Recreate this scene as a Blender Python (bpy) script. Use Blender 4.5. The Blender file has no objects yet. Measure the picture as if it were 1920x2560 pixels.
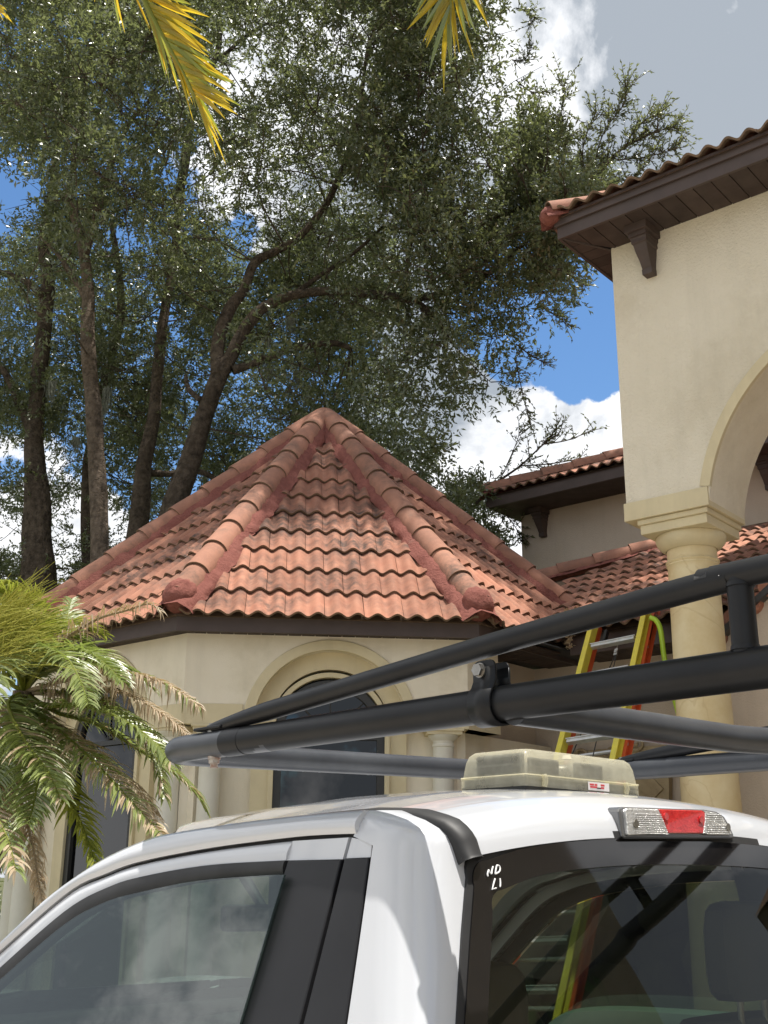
import bpy, bmesh, math, random
import numpy as np
from mathutils import Vector, Matrix, noise
random.seed(7); rng = np.random.default_rng(7)
S = bpy.context.scene
COL = S.collection
R = math.radians

# ------------------------------------------------------------------ camera, sky, sun, exposure
CZ = 1.7
FPX, PITCH, ROLL = 2861.06, 0.310675, 0.008239
cd = bpy.data.cameras.new('camera'); cam = bpy.data.objects.new('camera', cd); COL.objects.link(cam)
cd.sensor_fit = 'VERTICAL'; cd.sensor_height = 36.0; cd.lens = 36.0*FPX/2560.0
cd.clip_start = 0.05; cd.clip_end = 4000
cam.matrix_world = Matrix.Translation((0, 0, CZ)) @ Matrix.Rotation(math.pi/2+PITCH, 4, 'X') @ Matrix.Rotation(ROLL, 4, 'Z')
S.camera = cam
cd.dof.use_dof = False

def hd(a): return Vector((math.sin(a), math.cos(a), 0))
def ray(px, py):
    X = px-960; Y = py-1280
    c, s = math.cos(ROLL), math.sin(ROLL)
    x = X*c+Y*s; y = -X*s+Y*c
    c, s = math.cos(PITCH), math.sin(PITCH); u = -y/FPX
    return Vector((x/FPX, c-u*s, s+u*c))
CAM = Vector((0, 0, CZ))
def onp(px, py, n, d):
    r = ray(px, py); return CAM + r*((d-n.dot(CAM))/n.dot(r))
def atY(px, py, d): return onp(px, py, Vector((0, 1, 0)), d)

SUN_EL, SUN_HD = R(79.5), R(100)           # sun direction: elevation, heading from +Y towards +X
w = bpy.data.worlds.new('World'); S.world = w; w.use_nodes = True
nt = w.node_tree; N = nt.nodes; L = nt.links
for n in list(N): N.remove(n)
out = N.new('ShaderNodeOutputWorld'); bg = N.new('ShaderNodeBackground'); bg.inputs[1].default_value = 0.10
sky = N.new('ShaderNodeTexSky'); sky.sky_type = 'NISHITA'; sky.sun_disc = False
sky.sun_elevation = SUN_EL; sky.sun_rotation = SUN_HD; sky.air_density = 1.0; sky.dust_density = 0.4; sky.ozone_density = 2.0
tc = N.new('ShaderNodeTexCoord')
def vm(op, a, b=None):
    n = N.new('ShaderNodeVectorMath'); n.operation = op
    for i, v in enumerate((a, b)):
        if v is None: continue
        if hasattr(v, 'links'): L.new(v, n.inputs[i])
        else: n.inputs[i].default_value = v
    return n
def mm(op, a, b=None, c=None, clamp=False):
    n = N.new('ShaderNodeMath'); n.operation = op; n.use_clamp = clamp
    for i, v in enumerate((a, b, c)):
        if v is None: continue
        if hasattr(v, 'links'): L.new(v, n.inputs[i])
        else: n.inputs[i].default_value = v
    return n.outputs[0]
dirv = vm('NORMALIZE', tc.outputs['Generated']).outputs[0]
# project the direction on a cloud sheet so clouds flatten towards the horizon
sep = N.new('ShaderNodeSeparateXYZ'); L.new(dirv, sep.inputs[0])
zz = mm('ADD', mm('MAXIMUM', sep.outputs[2], 0.0), 0.35)
sc = N.new('ShaderNodeVectorMath'); sc.operation = 'SCALE'; L.new(dirv, sc.inputs[0]); L.new(mm('DIVIDE', 1.0, zz), sc.inputs['Scale'])
def noise_n(vec, scale, detail, rough=0.55, dist=0.0):
    n = N.new('ShaderNodeTexNoise'); L.new(vec, n.inputs['Vector']); n.inputs['Scale'].default_value = scale
    n.inputs['Detail'].default_value = detail; n.inputs['Roughness'].default_value = rough; n.inputs['Distortion'].default_value = dist
    return n.outputs['Fac']
n1 = noise_n(sc.outputs[0], 2.4, 9, 0.55, 0.15)
n2 = noise_n(dirv, 13.0, 12, 0.66, 0.3)
def blob(px, py, wdeg, amp):
    d = ray(px, py).normalized()
    dot = vm('DOT_PRODUCT', dirv, tuple(d)).outputs['Value']
    k = math.cos(R(wdeg))
    mr = N.new('ShaderNodeMapRange'); mr.interpolation_type = 'SMOOTHERSTEP'; L.new(dot, mr.inputs[0])
    mr.inputs[1].default_value = k; mr.inputs[2].default_value = 1.0; mr.inputs[3].default_value = 0; mr.inputs[4].default_value = amp
    return mr.outputs[0]
def blobd(heading, elev, wdeg, amp):
    h_, e_ = R(heading), R(elev); d = (math.sin(h_)*math.cos(e_), math.cos(h_)*math.cos(e_), math.sin(e_))
    dot = vm('DOT_PRODUCT', dirv, d).outputs['Value']
    mr = N.new('ShaderNodeMapRange'); mr.interpolation_type = 'SMOOTHERSTEP'; L.new(dot, mr.inputs[0])
    mr.inputs[1].default_value = math.cos(R(wdeg)); mr.inputs[2].default_value = 1.0; mr.inputs[3].default_value = 0; mr.inputs[4].default_value = amp
    return mr.outputs[0]
terms = [(1700, 100, 24, .60), (1500, 1230, 9.5, .62), (1130, 1190, 9, .5), (850, 250, 13, .50), (1400, 760, 7.5, -1.1), (1420, 880, 5, -.35),
         (150, 700, 17, -.55), (700, 1050, 9, -.45), (60, 1250, 6, .5), (200, 1420, 5, .4)]
acc = mm('ADD', mm('MULTIPLY', n1, 1.1), mm('MULTIPLY', n2, 0.75))
bl1 = mm('ABSOLUTE', mm('SUBTRACT', noise_n(dirv, 17.0, 6, 0.55, 0.0), 0.5))
acc = mm('SUBTRACT', mm('ADD', acc, 0.10), mm('MULTIPLY', bl1, 1.5))
for t in terms: acc = mm('ADD', acc, blob(*t))
acc = mm('ADD', acc, blobd(-85, 35, 60, .9)); acc = mm('ADD', acc, blobd(85, 38, 45, .6))
cm = N.new('ShaderNodeMapRange'); cm.interpolation_type = 'SMOOTHSTEP'; L.new(acc, cm.inputs[0])
cm.inputs[1].default_value = 0.82; cm.inputs[2].default_value = 0.95; cm.inputs[3].default_value = 0; cm.inputs[4].default_value = 1
# cloud shade: greyer where thick
n4 = mm('MULTIPLY', mm('SUBTRACT', noise_n(dirv, 3.6, 10, 0.60, 0.7), 0.5), 2.3)
shade = N.new('ShaderNodeMapRange'); L.new(mm('ADD', n4, mm('ADD', mm('MULTIPLY', mm('ADD', mm('MULTIPLY', n2, .55), mm('MULTIPLY', bl1, 1.3)), .62), mm('ADD', mm('ADD', mm('ADD', mm('MULTIPLY', n1, .42), blob(1750, 60, 24, .22)), blob(1830, 640, 6.5, -.30)), mm('ADD', mm('ADD', blob(1480, 1090, 11, -.50), blobd(-85, 35, 60, -.06)), blob(800, 300, 14, -.2))))), shade.inputs[0])
shade.inputs[1].default_value = 0.26; shade.inputs[2].default_value = 0.56; shade.inputs[3].default_value = 1.0; shade.inputs[4].default_value = 0.0
cc = N.new('ShaderNodeMix'); cc.data_type = 'RGBA'; L.new(shade.outputs[0], cc.inputs[0])
cc.inputs[6].default_value = (3.0, 3.35, 3.8, 1); cc.inputs[7].default_value = (7.9, 8.0, 8.2, 1)
mx = N.new('ShaderNodeMix'); mx.data_type = 'RGBA'; hs = N.new('ShaderNodeHueSaturation'); hs.inputs['Saturation'].default_value = 1.18; hs.inputs['Value'].default_value = 1.2; L.new(sky.outputs[0], hs.inputs['Color'])
L.new(cm.outputs[0], mx.inputs[0]); L.new(hs.outputs[0], mx.inputs[6]); L.new(cc.outputs[2], mx.inputs[7])
L.new(mx.outputs[2], bg.inputs[0]); L.new(bg.outputs[0], out.inputs[0])

sd = bpy.data.lights.new('sun', 'SUN'); so = bpy.data.objects.new('sun', sd); COL.objects.link(so)
sd.energy = 5.0; sd.angle = R(0.53); sd.color = (1.0, 0.955, 0.88)
sv = Vector((math.cos(SUN_EL)*math.sin(SUN_HD), math.cos(SUN_EL)*math.cos(SUN_HD), math.sin(SUN_EL)))
so.rotation_euler = sv.to_track_quat('Z', 'Y').to_euler(); so.location = (0, 0, 30)
S.view_settings.view_transform = 'Standard'; S.view_settings.look = 'None'
S.view_settings.exposure = 0.56; S.view_settings.gamma = 1.0; S.view_settings.use_curve_mapping = False
S.cycles.max_bounces = 8; S.cycles.transparent_max_bounces = 24; S.cycles.glossy_bounces = 4
S.cycles.sample_clamp_indirect = 6.0
S.cycles.use_denoising = True

# ------------------------------------------------------------------ helpers
def tag(o, label=None, cat=None, group=None, kind=None):
    if label: o['label'] = label
    if cat: o['category'] = cat
    if group: o['group'] = group
    if kind: o['kind'] = kind
    return o
def empty(name, loc, label, cat, group=None):
    o = bpy.data.objects.new(name, None); o.location = loc; o.empty_display_size = .1; COL.objects.link(o)
    return tag(o, label, cat, group)
def rootloc(p):
    v = Vector((0, 0, 0))
    while p is not None: v += p.location; p = p.parent
    return v
def link(name, me, parent=None, kind=None):
    o = bpy.data.objects.new(name, me); COL.objects.link(o)
    if parent is not None: o.parent = parent
    if kind: o['kind'] = kind
    return o
class MB:
    def __init__(s): s.v = []; s.f = []
    def add(s, vs, fs):
        k = len(s.v); s.v += [Vector(v) for v in vs]; s.f += [tuple(i+k for i in f) for f in fs]
    def box(s, c, ux, uy, uz):      # centre, half-axis vectors
        c = Vector(c); vs = [c+ux*i+uy*j+uz*k for i in (-1, 1) for j in (-1, 1) for k in (-1, 1)]
        s.add(vs, [(0, 1, 3, 2), (4, 6, 7, 5), (0, 4, 5, 1), (2, 3, 7, 6), (0, 2, 6, 4), (1, 5, 7, 3)])
    def tube(s, pts, rad, n=12, cap=True):
        pts = [Vector(p) for p in pts]; m = len(pts)
        rs = rad if hasattr(rad, '__len__') else [rad]*m
        k = len(s.v); t0 = (pts[1]-pts[0]).normalized()
        ref = Vector((0, 0, 1)) if abs(t0.z) < .9 else Vector((1, 0, 0))
        u = t0.cross(ref).normalized()
        for i, p in enumerate(pts):
            t = (pts[min(i+1, m-1)]-pts[max(i-1, 0)]).normalized()
            u = (u-t*u.dot(t)).normalized(); v = t.cross(u)
            for j in range(n):
                a = 2*math.pi*j/n; s.v.append(p+(u*math.cos(a)+v*math.sin(a))*rs[i])
        for i in range(m-1):
            for j in range(n):
                s.f.append((k+i*n+j, k+i*n+(j+1) % n, k+(i+1)*n+(j+1) % n, k+(i+1)*n+j))
        if cap: s.f.append(tuple(k+j for j in range(n))[::-1]); s.f.append(tuple(k+(m-1)*n+j for j in range(n)))
    def grid(s, rows):               # rows of equal length
        k = len(s.v); n = len(rows[0])
        for r in rows: s.v += [Vector(p) for p in r]
        for i in range(len(rows)-1):
            for j in range(n-1): s.f.append((k+i*n+j, k+i*n+j+1, k+(i+1)*n+j+1, k+(i+1)*n+j))
    def lathe(s, prof, c, n=40):
        s.grid([[Vector(c)+Vector((r*math.cos(2*math.pi*j/n), r*math.sin(2*math.pi*j/n), z)) for j in range(n+1)] for r, z in prof])
    def prism(s, poly, off):         # planar polygon extruded by off
        k = len(poly); s.add([Vector(p) for p in poly]+[Vector(p)+off for p in poly],
            [tuple(range(k))[::-1], tuple(range(k, 2*k))]+[(i, (i+1) % k, k+(i+1) % k, k+i) for i in range(k)])
    def build(s, name, mat, parent=None, smooth=False, bevel=0, kind=None, angle=35):
        o0 = rootloc(parent)
        me = bpy.data.meshes.new(name); me.from_pydata([v-o0 for v in s.v], [], s.f); me.materials.append(mat)
        bm = bmesh.new(); bm.from_mesh(me); bmesh.ops.remove_doubles(bm, verts=bm.verts, dist=1e-5)
        bmesh.ops.recalc_face_normals(bm, faces=bm.faces); 
        if smooth:
            for e in bm.edges:
                if len(e.link_faces) == 2 and e.calc_face_angle(0) > R(angle): e.smooth = False
            for f in bm.faces: f.smooth = True
        bm.to_mesh(me); bm.free()
        o = link(name, me, parent, kind)
        if bevel:
            b = o.modifiers.new('edge', 'BEVEL'); b.width = bevel; b.segments = 2; b.limit_method = 'ANGLE'; b.angle_limit = R(40)
        return o

# ------------------------------------------------------------------ materials
def mat(name, col, rough=.6, spec=.5, col2=None, nscale=6., namt=1., bump=0., bscale=60., bdist=.01, metal=0., coat=0., rand=0., lo=.35, hi=.65,
        col3=None, n3=1.5, trans=0., objrand=0., lo3=.5, hi3=.7, detail=8, stain=None, streak=0.):
    m = bpy.data.materials.new(name); m.use_nodes = True; T = m.node_tree; P = T.nodes['Principled BSDF']; l = T.links
    P.inputs['Roughness'].default_value = rough; P.inputs['Specular IOR Level'].default_value = spec; P.inputs['Metallic'].default_value = metal
    P.inputs['Coat Weight'].default_value = coat; P.inputs['Coat Roughness'].default_value = .03
    P.inputs['Base Color'].default_value = (*col, 1)
    geo = T.nodes.new('ShaderNodeNewGeometry'); cur = None
    def nz(scale, det=8, rg=.6):
        n = T.nodes.new('ShaderNodeTexNoise'); n.inputs['Scale'].default_value = scale; n.inputs['Detail'].default_value = det
        n.inputs['Roughness'].default_value = rg; l.new(geo.outputs['Position'], n.inputs['Vector']); return n.outputs['Fac']
    def ramp(fac, a, b, amt):
        r = T.nodes.new('ShaderNodeMapRange'); l.new(fac, r.inputs[0]); r.inputs[1].default_value = a; r.inputs[2].default_value = b
        r.inputs[4].default_value = amt; return r.outputs[0]
    def mix(f, a, b, mode='MIX'):
        x = T.nodes.new('ShaderNodeMix'); x.data_type = 'RGBA'; x.blend_type = mode; l.new(f, x.inputs[0])
        for i, v in ((6, a), (7, b)):
            if hasattr(v, 'links'): l.new(v, x.inputs[i])
            else: x.inputs[i].default_value = (*v, 1)
        return x.outputs[2]
    cur = col
    if col2: cur = mix(ramp(nz(nscale, detail), lo, hi, namt), cur, col2)
    if col3: cur = mix(ramp(nz(n3, 9, .7), lo3, hi3, 1.), cur, col3)
    if stain:
        f_ = T.nodes.new('ShaderNodeMath'); f_.operation = 'MULTIPLY'; l.new(ramp(nz(stain[1], 6, .6), stain[2], stain[3], stain[4]), f_.inputs[0]); l.new(ramp(nz(stain[1]*9, 7, .7), .36, .62, 1.), f_.inputs[1])
        cur = mix(f_.outputs[0], cur, stain[0])
    if streak:
        mp = T.nodes.new('ShaderNodeMapping'); mp.inputs['Scale'].default_value = (5, 5, .5); l.new(geo.outputs['Position'], mp.inputs[0])
        n_ = T.nodes.new('ShaderNodeTexNoise'); n_.inputs['Scale'].default_value = 1.4; n_.inputs['Detail'].default_value = 7; n_.inputs['Roughness'].default_value = .65; l.new(mp.outputs[0], n_.inputs['Vector'])
        cur = mix(ramp(n_.outputs['Fac'], .50, .78, streak), cur, tuple(c_*.62 for c_ in col))
    if objrand:
        oi = T.nodes.new('ShaderNodeObjectInfo'); hs = T.nodes.new('ShaderNodeHueSaturation')
        r = T.nodes.new('ShaderNodeMapRange'); l.new(oi.outputs['Random'], r.inputs[0]); r.inputs[3].default_value = 1-objrand; r.inputs[4].default_value = 1+objrand
        l.new(r.outputs[0], hs.inputs['Value'])
        if hasattr(cur, 'links'): l.new(cur, hs.inputs['Color'])
        else: hs.inputs['Color'].default_value = (*cur, 1)
        cur = hs.outputs[0]
    if hasattr(cur, 'links'): l.new(cur, P.inputs['Base Color'])
    if bump:
        b = T.nodes.new('ShaderNodeBump'); b.inputs['Strength'].default_value = bump; b.inputs['Distance'].default_value = bdist
        l.new(nz(bscale, 6, .65), b.inputs['Height']); l.new(b.outputs[0], P.inputs['Normal'])
    return m
M = {}
M['tile'] = mat('terracotta_tile', (.345, .148, .094), .85, .3, (.41, .195, .125), 9, 1, .6, 140, .005, col3=(.24, .135, .10), n3=5, lo3=.50, hi3=.74, objrand=.18, stain=((.065, .048, .040), 1.15, .42, .60, .95))
M['cap'] = mat('hip_cap_clay', (.38, .185, .122), .85, .3, (.30, .145, .098), 7, 1, .6, 120, .005, col3=(.20, .125, .09), n3=5.5, lo3=.52, hi3=.78, objrand=.14, stain=((.08, .06, .048), 1.6, .46, .70, .8))
M['nose'] = mat('unlit_lichen_tile_nose', (.20, .13, .085), .9, .2, (.13, .09, .06), 12, 1)  # tile ends coloured dark for their unlit fronts, with some lichen tone
M['mortar'] = mat('red_mortar', (.26, .098, .076), .9, .2, (.20, .070, .055), 14, 1, 1.0, 50, .016, col3=(.33, .17, .13), n3=7, lo3=.6, hi3=.8)
M['fascia'] = mat('brown_painted_board', (.060, .042, .036), .55, .4, (.078, .055, .048), 5, 1, .15, 90, .003)
M['soffit'] = mat('brown_soffit_board', (.050, .034, .029), .7, .3, (.072, .052, .044), 7, 1, .3, 60, .004, objrand=.15)
M['tstuc'] = mat('turret_stucco', (.76, .68, .53), .9, .2, (.80, .72, .575), 3, 1, .6, 200, .004, streak=.22, col3=(.56, .48, .33), n3=1.2, lo3=.5, hi3=.8)
M['stuc'] = mat('cream_stucco', (.755, .68, .535), .9, .2, (.80, .725, .585), 2.0, 1, 1.0, 48, .013, streak=.20, col3=(.58, .50, .36), n3=.9, lo3=.48, hi3=.8)
M['shade'] = mat('shaded_stucco', (.56, .465, .365), .9, .2, (.60, .505, .405), 2, 1, .7, 90, .008, streak=.25)  # stucco with shade put into its base colour, for walls lying in shadow
M['trim'] = mat('yellow_trim', (.66, .565, .365), .75, .3, (.60, .51, .33), 5, 1, .35, 110, .004, streak=.3, col3=(.50, .40, .24), n3=6, lo3=.62, hi3=.85)
M['rock'] = mat('brown_rock', (.16, .125, .085), .9, .2, (.08, .065, .045), 6, 1, 1, 22, .03, col3=(.24, .19, .12), n3=3, objrand=.3)
M['carve'] = mat('carved_stone', (.42, .33, .20), .8, .3, (.30, .225, .13), 8, 1, .4, 60, .006)
M['ground'] = mat('lawn', (.075, .085, .04), .95, .1, (.11, .11, .06), 3, 1, .8, 30, .03)
M['concrete'] = mat('driveway_concrete', (.50, .445, .375), .85, .3, (.43, .385, .325), 1.5, 1, .4, 60, .004)
M['white'] = mat('white_column_paint', (.70, .67, .58), .6, .4, (.64, .60, .50), 4, 1, .1, 90, .002)
def marble():
    m = mat('faux_marble', (.60, .465, .245), .5, .4, (.70, .585, .36), 4.5, 1, .12, 60, .002)
    T = m.node_tree; l = T.links; P = T.nodes['Principled BSDF']; src = P.inputs['Base Color'].links[0].from_socket
    geo = T.nodes.new('ShaderNodeNewGeometry'); wv = T.nodes.new('ShaderNodeTexNoise'); wv.inputs['Scale'].default_value = 1.3; wv.inputs['Detail'].default_value = 5
    wv.inputs['Distortion'].default_value = 1.2
    l.new(geo.outputs['Position'], wv.inputs['Vector'])
    a = T.nodes.new('ShaderNodeMath'); a.operation = 'SUBTRACT'; l.new(wv.outputs['Fac'], a.inputs[0]); a.inputs[1].default_value = .5
    b = T.nodes.new('ShaderNodeMath'); b.operation = 'ABSOLUTE'; l.new(a.outputs[0], b.inputs[0])
    r = T.nodes.new('ShaderNodeMapRange'); l.new(b.outputs[0], r.inputs[0]); r.inputs[1].default_value = 0; r.inputs[2].default_value = .010; r.inputs[3].default_value = .32; r.inputs[4].default_value = 0
    x = T.nodes.new('ShaderNodeMix'); x.data_type = 'RGBA'; l.new(r.outputs[0], x.inputs[0]); l.new(src, x.inputs[6]); x.inputs[7].default_value = (.42, .29, .13, 1)
    l.new(x.outputs[2], P.inputs['Base Color']); return m
M['marble'] = marble()
M['bark'] = mat('oak_bark', (.16, .125, .095), .95, .1, (.06, .047, .037), 13, 1, 1, 20, .09, streak=.9, col3=(.20, .16, .12), n3=4)
M['bark2'] = mat('grey_brown_bark', (.27, .21, .16), .95, .1, (.11, .085, .065), 13, 1, 1, 20, .09, streak=.9, col3=(.28, .22, .17), n3=4)
M['pipe'] = mat('black_powder_coat', (.009, .0095, .011), .40, .24, (.015, .0155, .017), 7, 1, .06, 200, .001, coat=0)
M['dustpipe'] = mat('dusty_black_pipe', (.035, .038, .045), .36, .45, (.065, .07, .078), 5, 1, .08, 160, .001, lo=.45, hi=.75, col3=(.20, .20, .20), n3=12, lo3=.68, hi3=.82)
M['scratch'] = mat('bare_scratch', (.30, .31, .33), .5)
M['steel'] = mat('zinc_bolt', (.42, .41, .39), .35, .5, (.30, .28, .25), 30, 1, metal=1)
M['rust'] = mat('rusty_nut', (.25, .11, .06), .6, .4, (.45, .42, .38), 60, 1, metal=.5)
M['paint'] = mat('white_car_paint', (.54, .555, .585), .32, .5, coat=1.0)
M['rubber'] = mat('black_rubber', (.018, .018, .019), .55, .4, (.03, .03, .031), 12, 1)
M['satin'] = mat('black_pillar_vinyl', (.012, .012, .0135), .42, .30, (.017, .017, .019), 4, 1, .05, 300, .0006)
M['frit'] = mat('black_glass_border', (.010, .009, .009), .05, .5)
M['ink'] = mat('white_marker', (.8, .8, .8), .6)
M['inside'] = mat('grey_interior_trim', (.16, .165, .165), .7, .3, (.19, .195, .19), 20, 1)
M['dark_in'] = mat('dark_interior', (.035, .036, .038), .6, .3)
M['seat'] = mat('grey_seat_vinyl', (.085, .085, .08), .6, .3)
M['yellow'] = mat('yellow_fibreglass', (.72, .60, .06), .45, .4, (.62, .52, .07), 18, 1)
M['orange'] = mat('orange_fibreglass', (.66, .11, .03), .45, .4, (.52, .09, .03), 12, 1)
M['alu'] = mat('dull_aluminium', (.62, .62, .61), .38, .5, (.50, .50, .49), 25, 1, metal=.75)
M['hose'] = mat('lime_hose', (.42, .62, .04), .4, .5)
M['metalbrown'] = mat('dark_window_frame', (.030, .029, .028), .4, .5)
M['black'] = mat('black_plastic', (.02, .02, .02), .5, .4)
M['label'] = mat('white_sticker', (.7, .66, .64), .6)
M['redprint'] = mat('red_print', (.55, .05, .06), .6)
M['redlens'] = mat('red_lens', (.55, .008, .012), .12, .6, (.75, .03, .03), 60, 1, .6, 160, .004, coat=1)
M['chrome'] = mat('clear_reflector', (.88, .88, .87), .22, .5, (.60, .60, .59), 90, 1, .8, 240, .004, metal=.55, coat=1)
def glass(name, tint, refl_ior=1.5, rough=0.0):
    m = bpy.data.materials.new(name); m.use_nodes = True; T = m.node_tree; l = T.links
    for n in list(T.nodes): T.nodes.remove(n)
    o = T.nodes.new('ShaderNodeOutputMaterial'); tr = T.nodes.new('ShaderNodeBsdfTransparent'); tr.inputs[0].default_value = (*tint, 1)
    g = T.nodes.new('ShaderNodeBsdfGlossy'); g.inputs['Roughness'].default_value = rough; f = T.nodes.new('ShaderNodeLayerWeight'); f.inputs[0].default_value = .5; f0 = ((refl_ior-1)/(refl_ior+1))**2*1.7
    pw = T.nodes.new('ShaderNodeMath'); pw.operation = 'POWER'; l.new(f.outputs['Facing'], pw.inputs[0]); pw.inputs[1].default_value = 4.2
    ma = T.nodes.new('ShaderNodeMath'); ma.operation = 'MULTIPLY_ADD'; l.new(pw.outputs[0], ma.inputs[0]); ma.inputs[1].default_value = 1-f0; ma.inputs[2].default_value = f0
    x = T.nodes.new('ShaderNodeMixShader'); l.new(ma.outputs[0], x.inputs[0]); l.new(tr.outputs[0], x.inputs[1]); l.new(g.outputs[0], x.inputs[2]); l.new(x.outputs[0], o.inputs[0])
    return m
M['g_door'] = glass('door_glass', (.44, .52, .48), 1.84)
M['g_wind'] = glass('windshield_glass', (.88, .94, .91), 1.45)
M['g_rear'] = glass('rear_tinted_glass', (.56, .57, .47), 1.38)
M['g_house'] = glass('house_window_glass', (.05, .055, .06), 1.6)
def frosted():
    m = bpy.data.materials.new('yellowed_clear_plastic'); m.use_nodes = True; T = m.node_tree; l = T.links; P = T.nodes['Principled BSDF']
    P.inputs['Base Color'].default_value = (.80, .77, .64, 1); P.inputs['Roughness'].default_value = .25
    o = T.nodes['Material Output']; tr = T.nodes.new('ShaderNodeBsdfTransparent'); tr.inputs[0].default_value = (.94, .92, .82, 1)
    tl = T.nodes.new('ShaderNodeBsdfTranslucent'); tl.inputs[0].default_value = (.88, .84, .68, 1)
    a = T.nodes.new('ShaderNodeMixShader'); a.inputs[0].default_value = .5; l.new(P.outputs[0], a.inputs[1]); l.new(tl.outputs[0], a.inputs[2])
    n = T.nodes.new('ShaderNodeTexNoise'); n.inputs['Scale'].default_value = 25; n.inputs['Detail'].default_value = 8; g = T.nodes.new('ShaderNodeNewGeometry'); l.new(g.outputs['Position'], n.inputs['Vector'])
    r = T.nodes.new('ShaderNodeMapRange'); l.new(n.outputs['Fac'], r.inputs[0]); r.inputs[1].default_value = .3; r.inputs[2].default_value = .7; r.inputs[3].default_value = .58; r.inputs[4].default_value = .74
    b = T.nodes.new('ShaderNodeMixShader'); l.new(r.outputs[0], b.inputs[0]); l.new(a.outputs[0], b.inputs[1]); l.new(tr.outputs[0], b.inputs[2]); l.new(b.outputs[0], o.inputs[0])
    return m
M['frost'] = frosted()
def leafmat(name, c1, c2, tcol, rough=.32, tw=.35, spec=.5, nscale=1.3):
    m = bpy.data.materials.new(name); m.use_nodes = True; T = m.node_tree; l = T.links; P = T.nodes['Principled BSDF']; o = T.nodes['Material Output']
    P.inputs['Roughness'].default_value = rough; P.inputs['Specular IOR Level'].default_value = spec
    g = T.nodes.new('ShaderNodeNewGeometry'); rp = T.nodes.new('ShaderNodeMix'); rp.data_type = 'RGBA'
    n = T.nodes.new('ShaderNodeTexNoise'); n.inputs['Scale'].default_value = nscale; l.new(g.outputs['Position'], n.inputs['Vector'])
    ad = T.nodes.new('ShaderNodeMath'); ad.operation = 'MULTIPLY_ADD'; l.new(g.outputs['Random Per Island'], ad.inputs[0]); ad.inputs[1].default_value = .7
    sb = T.nodes.new('ShaderNodeMath'); sb.operation = 'SUBTRACT'; l.new(n.outputs['Fac'], sb.inputs[0]); sb.inputs[1].default_value = .35; l.new(sb.outputs[0], ad.inputs[2])
    ad.use_clamp = True
    l.new(ad.outputs[0], rp.inputs[0]); rp.inputs[6].default_value = (*c1, 1); rp.inputs[7].default_value = (*c2, 1); l.new(rp.outputs[2], P.inputs['Base Color'])
    tl = T.nodes.new('ShaderNodeBsdfTranslucent'); tl.inputs[0].default_value = (*tcol, 1)
    x = T.nodes.new('ShaderNodeMixShader'); x.inputs[0].default_value = tw; l.new(P.outputs[0], x.inputs[1]); l.new(tl.outputs[0], x.inputs[2]); l.new(x.outputs[0], o.inputs[0])
    return m
M['oak'] = leafmat('oak_leaf', (.032, .042, .020), (.180, .205, .105), (.24, .28, .10), .33, .36, 1.0)
M['oak2'] = leafmat('oak_leaf_light', (.038, .050, .024), (.195, .220, .112), (.27, .31, .115), .33, .36, 1.0)
M['hedge'] = leafmat('hedge_leaf', (.05, .10, .025), (.10, .17, .05), (.12, .2, .04), .3, .25, .6)
M['fgreen'] = leafmat('green_frond', (.13, .17, .045), (.33, .37, .13), (.30, .38, .08), .34, .35, 1.0, 6)
M['flime'] = leafmat('lime_frond', (.17, .22, .04), (.32, .32, .06), (.34, .38, .05), .4, .4, .5, 4)
M['fdry'] = leafmat('dry_frond', (.33, .24, .15), (.60, .50, .36), (.42, .30, .14), .5, .3, .4, 5)
M['fyel'] = leafmat('yellow_frond', (.42, .33, .035), (.20, .24, .05), (.75, .52, .03), .4, .5, .4, 6)
M['fstalk'] = leafmat('lime_stalk', (.34, .36, .07), (.50, .46, .10), (.4, .4, .08), .5, .3, .4, 4)
M['moss'] = leafmat('spanish_moss', (.15, .16, .12), (.22, .23, .18), (.2, .2, .14), .8, .3, .2)

# ------------------------------------------------------------------ setting: ground
def sheet(name, pts, z, m, kind='structure'):
    mb = MB(); mb.add([Vector((x, y, z)) for x, y in pts], [tuple(range(len(pts)))]); return mb.build(name, m, kind=kind)
sheet('ground', [(-1500, -1500), (1500, -1500), (1500, 1500), (-1500, 1500)], 0.0, M['ground'])
sheet('driveway', [(-22, -26), (26, -26), (26, 3.0), (3.2, 6.4), (-4, 5.6), (-22, 5)], 0.004, M['concrete'])

# ------------------------------------------------------------------ the house
YAW = -0.871746882
A = hd(YAW); B = hd(YAW+math.pi/2); Z = Vector((0, 0, 1))
def HF(a, b, z=0): return A*a+B*b+Z*z
OX = Vector((-0.616353, 10.79436, 0))
NF = YAW-math.pi*.75
house = empty('house', HF(4, 9, 0), 'cream stucco house with octagonal turret, red tile roofs and marbled entrance column', 'house')

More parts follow.
